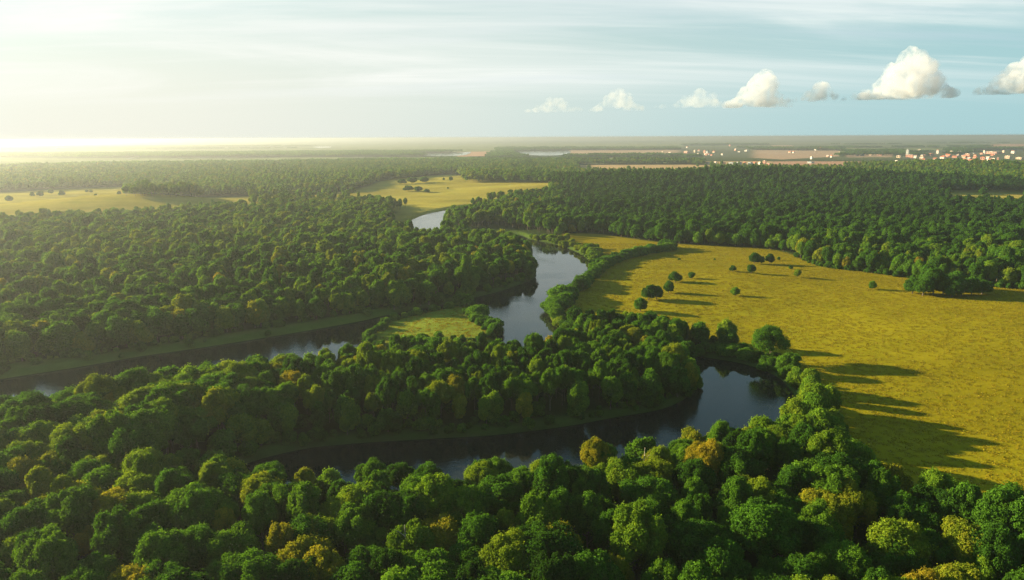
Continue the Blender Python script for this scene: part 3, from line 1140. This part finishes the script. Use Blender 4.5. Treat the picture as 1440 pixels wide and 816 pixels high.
# the big spreading tree above the pond
x, y, z = at_px(1082, 507)
r = np.random.default_rng(900)
bigc = crown_mesh("big_crown", [crown_geom(r, (0, 0, 7.2), (6.6, 5.8, 4.8), 26, 11000, 0.36, low=-0.3, lobe=(0.2, 0.34), core=0.5, spread=0.76, gap=0.3)])
make_tree("spreading_tree", x, y, z - 0.1, 0.98, 0.4, 0.34, bigc, trunk_mesh("big_trunk", 901, 8.0, 0.36, 5.4, 9, M_BARK, split=0.15),
          "big spreading tree with visible branches beside the pond and the meadow", "tree")

# copse at the meadow's far right
for i, (px, py, w_, h_, tn) in enumerate([(1283, 413, 20, 20, .15), (1297, 416, 22, 28, .28), (1312, 415, 26, 32, .2), (1326, 414, 20, 24, .35), (1338, 418, 22, 22, .18),
                                          (1352, 417, 20, 20, .25), (1366, 415, 22, 22, .14), (1380, 414, 20, 18, .2), (1305, 408, 24, 30, .2), (1345, 407, 24, 22, .24)]):
    x, y, z = at_px(px, py)
    dist = math.sqrt(x * x + y * y + CAM_H ** 2)
    wid = w_ * dist / FPX / 6.9; hei = h_ * dist / FPX / 7.6
    make_tree("copse_tree", x, y, z - 0.1, 1, i * 2.1, tn, lone_crown[i % 3], lone_trunk[i % 3],
              f"{['dark','tall light','tallest','bright','low dark','rounded','dark rounded','small','rear left','rear right'][i]} tree of the small copse standing off the wood on the meadow",
              "tree", "trees of the meadow copse", sc=(wid, wid, hei))

# far meadow trees at the left
for i, (px, py, w_, h_) in enumerate([(13, 284, 8, 7), (46, 277, 5, 6), (57, 277, 8, 6), (72, 273, 6, 6), (87, 276, 7, 7), (122, 271, 4, 3), (128, 271, 4, 3), (135, 277, 4, 4),
                                      (168, 275, 5, 5), (230, 284, 9, 8), (240, 285, 8, 7), (634, 255, 6, 6), (624, 254, 3, 4), (566, 259, 12, 7), (580, 258, 14, 8), (597, 257, 12, 8),
                                      (574, 269, 14, 8), (588, 270, 12, 7), (600, 271, 8, 5), (630, 266, 3, 3), (718, 272, 8, 5)]):
    x, y, z = at_px(px, py)
    dist = math.sqrt(x * x + y * y + CAM_H ** 2)
    left = px < 400
    make_tree("field_tree", x, y, z - 0.1, 1, i, 0.2, lone_crown[i % 3], None,
              ("tiny hazy tree on the pale left meadow far off" if left else "tiny tree on the far meadow behind the river bend"), "tree",
              "hazy trees on the left meadow" if left else "trees on the far middle meadow", sc=(w_ * dist / FPX / 6.9, w_ * dist / FPX / 6.9, h_ * dist / FPX / 7.4))


# shrubs: hedge along the river's right bank, scrub, island hedge
SEG_WORDS = {1: ["at the river hedge's foot", "by the tall bank bushes", "in the hedge's lower bend", "in the river hedge's middle",
                 "in the hedge's upper bend", "where the hedge turns", "near the hedge's far end"]}


def shrub_line(pts, step, hpx0, hpx1, label, group, tlo, thi, wobble=1.2, seed=0):
    r = random.Random(seed)
    P_ = [unproj(*p) for p in pts]
    for si, ((ax, ay), (bx, by)) in enumerate(zip(P_[:-1], P_[1:])):
        L = math.hypot(bx - ax, by - ay)
        n_ = max(1, int(L / step))
        for i in range(n_):
            f_ = (i + r.uniform(0.2, 0.8)) / n_
            x = ax + (bx - ax) * f_ + r.uniform(-wobble, wobble); y = ay + (by - ay) * f_ + r.uniform(-wobble, wobble)
            sdn = float(water_sd(np.array([x]), np.array([y]))[0])
            if sdn > -1.0:
                continue
            z = float(height(np.array([x]), np.array([y]))[0])
            h_ = r.uniform(hpx0, hpx1)
            k_ = r.randrange(4)
            tn = r.uniform(tlo, thi)
            hm_ = (hpx0 + hpx1) / 2
            adj = ("tall " if h_ > hm_ + 0.15 * (hpx1 - hpx0) else "low " if h_ < hm_ - 0.2 * (hpx1 - hpx0) else "middling ") + ("dark" if tn < (tlo + thi) / 2 else "bright")
            core_l = label.split(" in the hedge")[0]
            for w0 in ("dense ", "tall ", "low ", "pale ", "dark low ", "low dark ", "dark "):
                if core_l.startswith(w0):
                    core_l = core_l[len(w0):]
            seg = SEG_WORDS.get(seed, [None] * 9)[si]
            if seg is None:
                seg = ["", ", first stretch", ", second stretch", ", third stretch", ", fourth stretch"][si + 1 if len(P_) > 2 else 0]
                lab_ = f"{adj} {core_l}{seg}"
            else:
                lab_ = f"{adj} {core_l} {seg}"
            e = make_tree("shrub", x, y, z - 0.15, 1, r.uniform(0, 6.28), tn, shrub_crown[k_], None, lab_, "shrub", group + ", " + adj + seg,
                          sc=(h_ / 3.4 * r.uniform(0.9, 1.3),) * 2 + (h_ / 3.7,), crown_name="foliage")


shrub_line([(778, 446), (790, 430), (806, 412), (828, 394), (846, 377), (872, 367), (905, 358), (943, 352)], 3.0, 3.6, 6.0,
           "dense round green shrub in the hedge between river and meadow", "hedge shrubs on the river's right bank", 0.2, 0.5, 1.8, 1)
shrub_line([(772, 438), (779, 428), (790, 420)], 3.4, 5.0, 7.5, "tall round bush on the right bank", "tall bushes on the right bank", 0.22, 0.4, 1.2, 2)
shrub_line([(783, 452), (800, 460), (830, 463), (870, 466)], 3.2, 2.4, 4.2, "pale olive bush at the meadow corner", "olive bushes at the meadow corner", 0.55, 0.74, 2.0, 3)
shrub_line([(752, 333), (775, 339), (800, 346), (825, 356), (842, 366)], 5.0, 3.0, 5.5, "yellow-olive bush on the outer river bank", "scrub on the outer river bank", 0.5, 0.72, 3.5, 4)
shrub_line([(790, 336), (815, 344), (840, 355), (860, 361)], 6.0, 2.2, 4.0, "low olive bush behind the river hedge", "low scrub behind the hedge", 0.5, 0.72, 6.0, 5)
shrub_line([(930, 347), (938, 349), (944, 351)], 5.0, 5.5, 7.0, "tall dark bush at the far end of the river hedge", "bushes at the hedge end", 0.12, 0.25, 1.0, 6)
shrub_line([(530, 451), (560, 443), (600, 434), (648, 424)], 2.6, 1.8, 2.9, "low dark shrub behind the small meadow", "straight hedge of the small meadow", 0.15, 0.35, 0.7, 7)
shrub_line([(650, 425), (664, 434), (678, 446), (692, 458), (700, 468)], 2.8, 3.2, 6.0, "round bush between small meadow and river", "bushes on the small meadow's river side", 0.2, 0.45, 1.4, 8)
shrub_line([(985, 491), (1015, 496), (1050, 501), (1090, 518)], 2.6, 2.0, 3.6, "dark low shrub on the pond's far bank", "shrubs on the pond's far bank", 0.15, 0.45, 1.6, 9)

# dead snags
for (px, py, s_, lab) in [(572, 835, 1.0, "bare pale dead tree poking out of the near wood at the bottom"), (1101, 345, 0.8, "bare dead stem at the far wood edge"),
                          (902, 700, 0.9, "bare pale snag standing in the near wood right of centre")]:
    x, y, z = at_px(px, py)
    e = link("dead_tree", trunk_mesh("dead_stem", int(px), 12.5, 0.16, 1.5, 4, M_DEAD, split=0.6))
    e.location = (x, y, z); e.scale = (s_, s_, s_)
    e['label'] = lab; e['category'] = "dead tree"

# ------------------------------------------------------------------ the far town
WALLS = [simple_mat("wall_white", (0.62, 0.58, 0.53)), simple_mat("wall_cream", (0.50, 0.38, 0.27)), simple_mat("wall_rose", (0.46, 0.22, 0.16)), simple_mat("wall_grey", (0.34, 0.36, 0.36))]
ROOFS = [simple_mat("roof_red", (0.42, 0.12, 0.06)), simple_mat("roof_grey", (0.20, 0.21, 0.23)), simple_mat("roof_pale", (0.62, 0.50, 0.42)), simple_mat("roof_blue", (0.10, 0.20, 0.30))]
M_GLASS = simple_mat("window_glass", (0.03, 0.04, 0.05), 0.15)
WCOL = ["white", "cream", "rose", "grey"]
RCOL = ["red", "grey", "pale", "blue-grey"]


def box_geo(x0, x1, y0, y1, z0, z1):
    v = np.array([(x0, y0, z0), (x1, y0, z0), (x1, y1, z0), (x0, y1, z0), (x0, y0, z1), (x1, y0, z1), (x1, y1, z1), (x0, y1, z1)], float)
    f = np.array([(0, 3, 2, 1), (4, 5, 6, 7), (0, 1, 5, 4), (1, 2, 6, 5), (2, 3, 7, 6), (3, 0, 4, 7)])
    return v, f


def building(px, py, wpx, hpx, kind, wi, ri, where, group):
    x, y, z = at_px(px, py)
    dist = math.hypot(x, y)
    w_ = wpx * dist / FPX * 0.8; h_ = max(4.0, 1.0 * hpx * dist / FPX)
    d_ = min(w_ * 0.7, 22 + w_ * 0.2)
    e = link(kind, None)
    e.location = (x, y, z)
    e.rotation_euler = (0, 0, R(random.uniform(-76, -48)))
    # wall
    if kind == "storage_tank":
        n_ = 20
        prof = [(w_ / 2, 0), (w_ / 2, h_ * 0.8), (w_ / 2 * 1.02, h_ * 0.8), (w_ / 2 * 1.02, h_ * 0.84)]
        rp = [(w_ / 2 * 1.01, h_ * 0.842), (w_ / 2 * 0.7, h_ * 0.95), (0.3, h_)]

        def lathe(pr):
            V = [(a * math.cos(math.tau * j / n_), a * math.sin(math.tau * j / n_), q) for a, q in pr for j in range(n_)]
            Fq = [[i * n_ + j, i * n_ + (j + 1) % n_, (i + 1) * n_ + (j + 1) % n_, (i + 1) * n_ + j] for i in range(len(pr) - 1) for j in range(n_)]
            return np.array(V), np.array(Fq)
        link("wall", np_mesh("tank_wall", *lathe(prof), [WALLS[wi]]), e)
        link("roof", np_mesh("tank_roof", *lathe(rp), [ROOFS[ri]]), e)
    else:
        gable = kind == "house"
        hw = h_ * (0.62 if gable else 0.93)
        v, f = box_geo(-w_ / 2, w_ / 2, -d_ / 2, d_ / 2, 0, hw)
        link("wall", np_mesh("wall", v, f, [WALLS[wi]]), e)
        if gable:
            o_ = 0.5
            V = [(-w_ / 2 - o_, -d_ / 2 - o_, hw + .01), (w_ / 2 + o_, -d_ / 2 - o_, hw + .01), (w_ / 2 + o_, d_ / 2 + o_, hw + .01), (-w_ / 2 - o_, d_ / 2 + o_, hw + .01),
                 (-w_ / 2 - o_, 0, h_), (w_ / 2 + o_, 0, h_)]
            f4 = np.array([(0, 1, 5, 4), (2, 3, 4, 5), (0, 3, 2, 1)]); f3 = np.array([(0, 4, 3), (1, 2, 5)])
            link("roof", np_mesh("roof", np.array(V), [f4, f3], [ROOFS[ri]]), e)
        else:
            v, f = box_geo(-w_ / 2 - .3, w_ / 2 + .3, -d_ / 2 - .3, d_ / 2 + .3, hw + .01, h_)
            v2, f2 = box_geo(-w_ * .2, w_ * .05, -d_ * .2, d_ * .15, h_ + .01, h_ * 1.12)
            link("roof", np_mesh("roof", np.vstack([v, v2]), np.vstack([f, f2 + 8]), [ROOFS[ri]]), e)
        # rows of windows on the two sides that face this way
        rows = min(3, max(1, int(hw / 4.0))) if wpx >= 5 or hpx >= 4 else 0
        for r_ in range(rows):
            zc_ = hw * (r_ + 0.55) / rows
            for side in (0, 1):
                L = w_ if side == 0 else d_
                nn = max(2, min(6, int(L / 4.5)))
                for q in range(nn):
                    c0 = -L / 2 + L * (q + 0.5) / nn
                    hw_, hh_ = L / nn * 0.25, hw / rows * 0.24
                    if side == 0:
                        v, f = box_geo(c0 - hw_, c0 + hw_, -d_ / 2 - .04, -d_ / 2 + .1, zc_ - hh_, zc_ + hh_)
                    else:
                        v, f = box_geo(-w_ / 2 - .04, -w_ / 2 + .1, c0 - hw_, c0 + hw_, zc_ - hh_, zc_ + hh_)
                    link("window", np_mesh("window", v, f, [M_GLASS]), e)
    nm = {"house": "house with %s gabled roof", "warehouse": "long low building with %s roof", "apartment_block": "block with flat %s roof",
          "storage_tank": "round tank with a %s roof"}[kind] % RCOL[ri]
    e['label'] = f"{WCOL[wi]} {nm} {where}"
    e['category'] = {"house": "house", "warehouse": "warehouse", "apartment_block": "building", "storage_tank": "tank"}[kind]
    e['group'] = f"{WCOL[wi]} {kind.replace('_', ' ')} {group}"


H_, W_, B_, T_ = "house", "warehouse", "apartment_block", "storage_tank"
T1 = ("in the far town", "in the far town")
T2 = ("in the hamlet behind the hill", "in the hamlet")
T3 = ("by the rose fields", "by the rose fields")
BL = [(1206, 219, 3, 2.4, H_, 0, 2, T3), (1212.5, 219, 5, 2.6, H_, 0, 0, T3), (1224, 218.5, 4, 2, H_, 1, 0, T3), (1238, 218.5, 7, 2, W_, 2, 0, T3),
      (1264, 222, 6, 2.6, W_, 1, 2, T1), (1276, 220, 4, 8, B_, 3, 1, T1), (1280, 222, 11, 4, W_, 2, 1, T1), (1287, 222.5, 4, 3, H_, 0, 2, T1),
      (1295, 212.5, 9, 1.7, W_, 0, 2, T1), (1290, 230, 9, 4, W_, 0, 2, T1), (1302, 229.5, 12, 3, W_, 1, 1, T1), (1317.5, 230, 3, 5, B_, 1, 2, T1),
      (1318.5, 216.5, 3.4, 4.4, B_, 0, 0, T1), (1308, 219.5, 9, 3, W_, 2, 0, T1), (1299, 219, 6, 2.6, H_, 2, 2, T1), (1326, 223, 7, 2.8, H_, 0, 0, T1),
      (1334, 221, 6, 3.4, H_, 2, 0, T1), (1338, 216, 4, 3, B_, 1, 2, T1), (1349, 217, 5, 3.6, H_, 0, 2, T1), (1351, 218.5, 4, 3, H_, 2, 0, T1),
      (1343, 222, 7, 2.4, H_, 2, 0, T1), (1356, 222.5, 5, 3.2, H_, 1, 0, T1), (1361, 220.5, 7, 3.4, B_, 2, 2, T1), (1369, 216, 4, 3.2, B_, 0, 1, T1),
      (1371, 223, 4, 3, H_, 2, 0, T1), (1384, 217, 2.6, 4.2, B_, 0, 2, T1), (1396, 216.5, 20, 2.4, W_, 2, 2, T1), (1411, 216.5, 3.6, 3.6, B_, 1, 2, T1),
      (1425, 216, 5, 3, B_, 0, 0, T1), (1417.5, 223, 7, 3, B_, 1, 2, T1), (1389, 224, 6, 3, H_, 0, 2, T1), (1382, 227, 6, 5, B_, 2, 0, T1),
      (1392, 232, 8, 7.5, T_, 0, 0, T1), (1397, 225.5, 6, 2.4, W_, 0, 2, T1), (1403, 226.5, 2.4, 4.2, B_, 2, 1, T1), (1414, 230, 3, 3.6, B_, 1, 2, T1),
      (1352, 230, 8, 3, H_, 0, 0, T1), (1346, 232.5, 5, 3, H_, 2, 0, T1), (1356, 233, 5, 3, H_, 1, 2, T1), (1369, 233, 8, 4, B_, 1, 2, T1),
      (1436, 234, 9, 4, W_, 2, 2, T1), (1434, 224, 8, 2, W_, 1, 2, T1), (1338, 229, 5, 3, H_, 1, 2, T1), (1325, 229, 5, 2.4, H_, 1, 1, T1),
      (1332, 227, 4, 2.6, H_, 2, 0, T1), (1315, 225, 5, 2.6, H_, 1, 0, T1), (1296, 224, 5, 2.6, H_, 1, 2, T1), (1366, 227, 6, 2.6, H_, 2, 0, T1), (1376, 230, 5, 3, H_, 1, 0, T1),
      (1006, 230.5, 3.4, 3, H_, 0, 2, T2), (995, 230.5, 9, 2, W_, 1, 1, T2), (1016, 231.5, 8, 3, W_, 2, 1, T2), (1029, 231.7, 9, 3, W_, 3, 3, T2),
      (1039, 231.7, 8, 3.4, W_, 3, 3, T2), (1047, 231.7, 4, 3.6, H_, 1, 0, T2), (1055, 231.7, 7, 3, W_, 3, 3, T2), (1061, 231, 6, 3, H_, 2, 0, T2),
      (1068.5, 231.6, 4.6, 3.6, H_, 0, 2, T2), (1075, 231, 4.4, 4.4, B_, 2, 2, T2), (1081, 232, 6, 2.4, W_, 2, 3, T2),
      (998.5, 241, 3, 2.6, H_, 0, 1, ("alone among the trees before the hamlet", "before the hamlet")), (1034, 247, 5, 4.5, H_, 3, 1, ("alone behind the crest of the dark hill", "behind the dark hill")),
      (966.5, 208, 3.4, 1.8, H_, 0, 0, T3), (966, 215.5, 9, 2.6, W_, 2, 2, T3), (977, 214.5, 3, 3, B_, 1, 2, T3), (981.5, 218, 3, 2.4, H_, 0, 2, T3),
      (991, 215.5, 3.6, 3.6, B_, 2, 0, T3), (995, 216.5, 5, 3.6, B_, 3, 3, T3), (992, 218, 3.6, 2, H_, 0, 2, T3), (997, 218.6, 3, 1.8, H_, 0, 2, T3),
      (1004, 215, 4, 2.6, H_, 1, 0, T3), (1015.5, 218.3, 3, 2, H_, 0, 2, T3), (1026.5, 205.5, 3, 1.8, H_, 2, 0, T3), (1050, 213, 6, 1.7, W_, 0, 2, T3),
      (1111, 215, 5, 2.2, H_, 1, 0, T3), (1116, 215.3, 3.6, 2.2, H_, 0, 0, T3), (1141, 224, 3, 3.4, B_, 0, 2, T3), (1154, 211, 3.4, 3, B_, 2, 0, T3),
      (1147, 211.6, 4, 1.8, H_, 0, 2, T3), (1180, 217.5, 2.6, 3.4, B_, 1, 2, T3), (1169, 221.5, 3, 3, H_, 0, 0, T3), (1164, 221, 4, 2.4, H_, 2, 2, T3),
      (1140, 229.6, 9, 1.6, W_, 3, 3, T3), (977, 222, 2.6, 2, H_, 3, 1, T3), (1208, 250, 4.4, 3.6, H_, 0, 0, ("alone in the wood below the town", "in the wood below the town")),
      (1213, 250, 5, 2, W_, 0, 2, ("beside the lone white house", "in the wood below the town")), (1300, 277, 4, 4, H_, 1, 2, ("at the narrow field's left tip", "at the narrow field")),
      (898, 252.5, 8, 2, W_, 1, 0, ("peeking over the dark wood", "over the wood crest")), (884, 253.5, 5, 1.8, H_, 0, 0, ("peeking over the dark wood", "over the wood crest")),
      (897, 217, 4, 2, H_, 0, 0, T3), (905, 217.5, 3.5, 2, H_, 2, 2, T3), (912, 217, 4, 2.2, H_, 0, 2, T3), (921, 217, 4, 2, H_, 1, 0, T3), (932, 216.5, 3, 3, B_, 1, 2, T3), (719, 220, 4, 2, H_, 2, 0, T3), (942, 216, 4, 2, H_, 0, 2, T3)]
for i in range(42):
    bx = random.gauss(1345, 42) if i < 34 else random.uniform(955, 1050)
    by = random.uniform(217, 233) if i < 34 else random.uniform(211, 219)
    if bx < 1440:
        BL.append((bx, by, random.uniform(2.6, 4.6), random.uniform(1.6, 2.8), H_, random.choice([1, 2, 2, 3]), random.choice([0, 0, 1, 2]), T1 if i < 34 else T3))
for (px, py, wp, hp, kd, wi, ri, (wh, gp)) in BL:
    building(px, py, wp, hp, kd, wi, ri, wh, gp)

# ------------------------------------------------------------------ cumulus clouds, real bodies above the plain
cm = bpy.data.materials.new("cloud_vapour")
cm.use_nodes = True
t = NT(cm.node_tree); t.n.clear()
out = t.new('ShaderNodeOutputMaterial')
tcg = t.new('ShaderNodeTexCoord')
nz = t.noise(tcg.outputs['Object'], 0.0042, 5, 0.62)
nz2 = t.noise(tcg.outputs['Object'], 0.0012, 2, 0.5)
dn = t.math('MULTIPLY', t.rng(t.math('ADD', nz, t.math('MULTIPLY', nz2, 0.5)), 0.60, 0.90), 0.0032)
pv = t.new('ShaderNodeVolumePrincipled')
pv.inputs['Color'].default_value = (0.70, 0.735, 0.80, 1)
t.put(pv.inputs['Density'], dn)
pv.inputs['Anisotropy'].default_value = 0.0
t.put(out.inputs['Volume'], pv.outputs[0])
M_CLOUD = cm
M_CLOUD_THIN = cm.copy()
M_CLOUD_THIN.name = 'thin_cloud_vapour'
for nd in M_CLOUD_THIN.node_tree.nodes:
    if nd.type == 'MATH' and nd.operation == 'MULTIPLY' and abs(nd.inputs[1].default_value - 0.0032) < 1e-6:
        nd.inputs[1].default_value = 0.0011


def cumulus(px, py_base, wpx, hpx, seed, label, peak=0.0, thin=False):
    DC = 24000.0
    xc = (px - 720) / FPX
    yc = (408 - py_base) / FPX
    dvec = F + RV * xc + UV * yc
    tt_ = DC / math.hypot(dvec[0], dvec[1])
    base = np.array([0, 0, CAM_H]) + dvec * tt_
    w_ = wpx / FPX * DC; h_ = hpx / FPX * DC
    r = np.random.default_rng(seed)
    V, Fc = [], []
    iv, jf = ico(4)
    off = 0
    n_ = int(16 + w_ / 75)
    for i in range(n_):
        u = r.uniform(-1, 1) if i % 2 else np.clip(peak + r.normal() * 0.30, -0.95, 0.95)
        env = 0.22 * (1 - abs(u) ** 2) + 0.78 * math.exp(-((u - peak) / 0.50) ** 2)
        rad = h_ * (0.11 + 0.15 * env) * r.uniform(0.75, 1.2)
        c_ = np.array([u * w_ / 2 * 0.92, r.uniform(-1, 1) * min(w_ * 0.14, h_ * 0.5), rad * 0.5 + max(0, h_ * env - rad * 1.4) * r.uniform(0.05, 1.0)])
        dsp = 1 + sum(0.13 / (f_ ** 0.75) * np.sin(iv @ r.normal(size=3) * 3.2 * f_ + r.uniform(0, 6)) for f_ in (1, 1.6, 2.4, 3.6, 5.2, 7.5))
        vv = iv * rad * dsp[:, None]
        vv[:, 2] = np.where(vv[:, 2] + c_[2] < 0, -c_[2] + (vv[:, 2] + c_[2]) * 0.15, vv[:, 2])
        V.append(vv + c_); Fc.append(jf + off); off += len(iv)
    me = np_mesh("cloud", np.vstack(V), np.vstack(Fc), [M_CLOUD_THIN if thin else M_CLOUD], smooth=True)
    o = link("cloud", me, kind="structure", label=label)
    rm = o.modifiers.new("one_body", 'REMESH'); rm.mode = 'VOXEL'; rm.voxel_size = 30
    o.location = base
    o.rotation_euler = (0, 0, -math.atan2(base[0], base[1]))


cumulus(1064, 151, 90, 48, 1, "white cumulus cloud left of the tallest one, over the town road", 0.1)
cumulus(1268, 139, 120, 58, 2, "tallest white cumulus cloud with a long low foot", 0.15)
cumulus(1430, 132, 88, 48, 3, "cumulus cloud cut by the right edge of the photo", 0.0)
cumulus(1148, 143, 74, 26, 4, "low cumulus puff between the two larger clouds", 0.1)
cumulus(866, 156, 84, 34, 6, "faint small cumulus left of the other clouds", 0.1, True)
cumulus(790, 158, 110, 22, 7, "faint low cloud bank, leftmost of the clouds", -0.2, True)
cumulus(970, 152, 110, 26, 8, "faint low cloud bank between small and large cumulus", 0.3, True)

# ------------------------------------------------------------------ haze
hv, hf = box_geo(-30500, 30500, -30500, 30500, -2.8, 76)
hm = bpy.data.materials.new("haze_air")
hm.use_nodes = True
ht = NT(hm.node_tree); ht.n.clear()
ho = ht.new('ShaderNodeOutputMaterial')
pv = ht.new('ShaderNodeVolumePrincipled')
pv.inputs['Color'].default_value = (0.47, 0.52, 0.56, 1)
pv.inputs['Density'].default_value = 1.75e-4
pv.inputs['Anisotropy'].default_value = 0.62
ht.put(ho.inputs['Volume'], pv.outputs[0])
link("haze", np_mesh("haze", hv, hf, [hm]), kind="stuff", label="thin warm haze lying over the plain")

# ------------------------------------------------------------------ labels that would repeat get their order from the left
NUM = ["one", "two", "three", "four", "five", "six", "seven", "eight", "nine", "ten", "eleven", "twelve", "thirteen", "fourteen"]
ORD = ["first", "second", "third", "fourth", "fifth", "sixth", "seventh", "eighth", "ninth", "tenth", "eleventh", "twelfth", "thirteenth", "fourteenth"]
bpy.context.view_layer.update()
same = {}
for o in scene.objects:
    if o.parent is None and o.get('category'):
        same.setdefault(o['label'], []).append(o)
for lab, os_ in same.items():
    n = len(os_)
    if 1 < n <= 14:
        os_.sort(key=lambda q: float(proj(q.location.x, q.location.y, q.location.z)[0]))
        for i, o in enumerate(os_):
            o['label'] = lab + (", %s one of two" % ("left" if i == 0 else "right") if n == 2 else ", %s from left" % ORD[i])
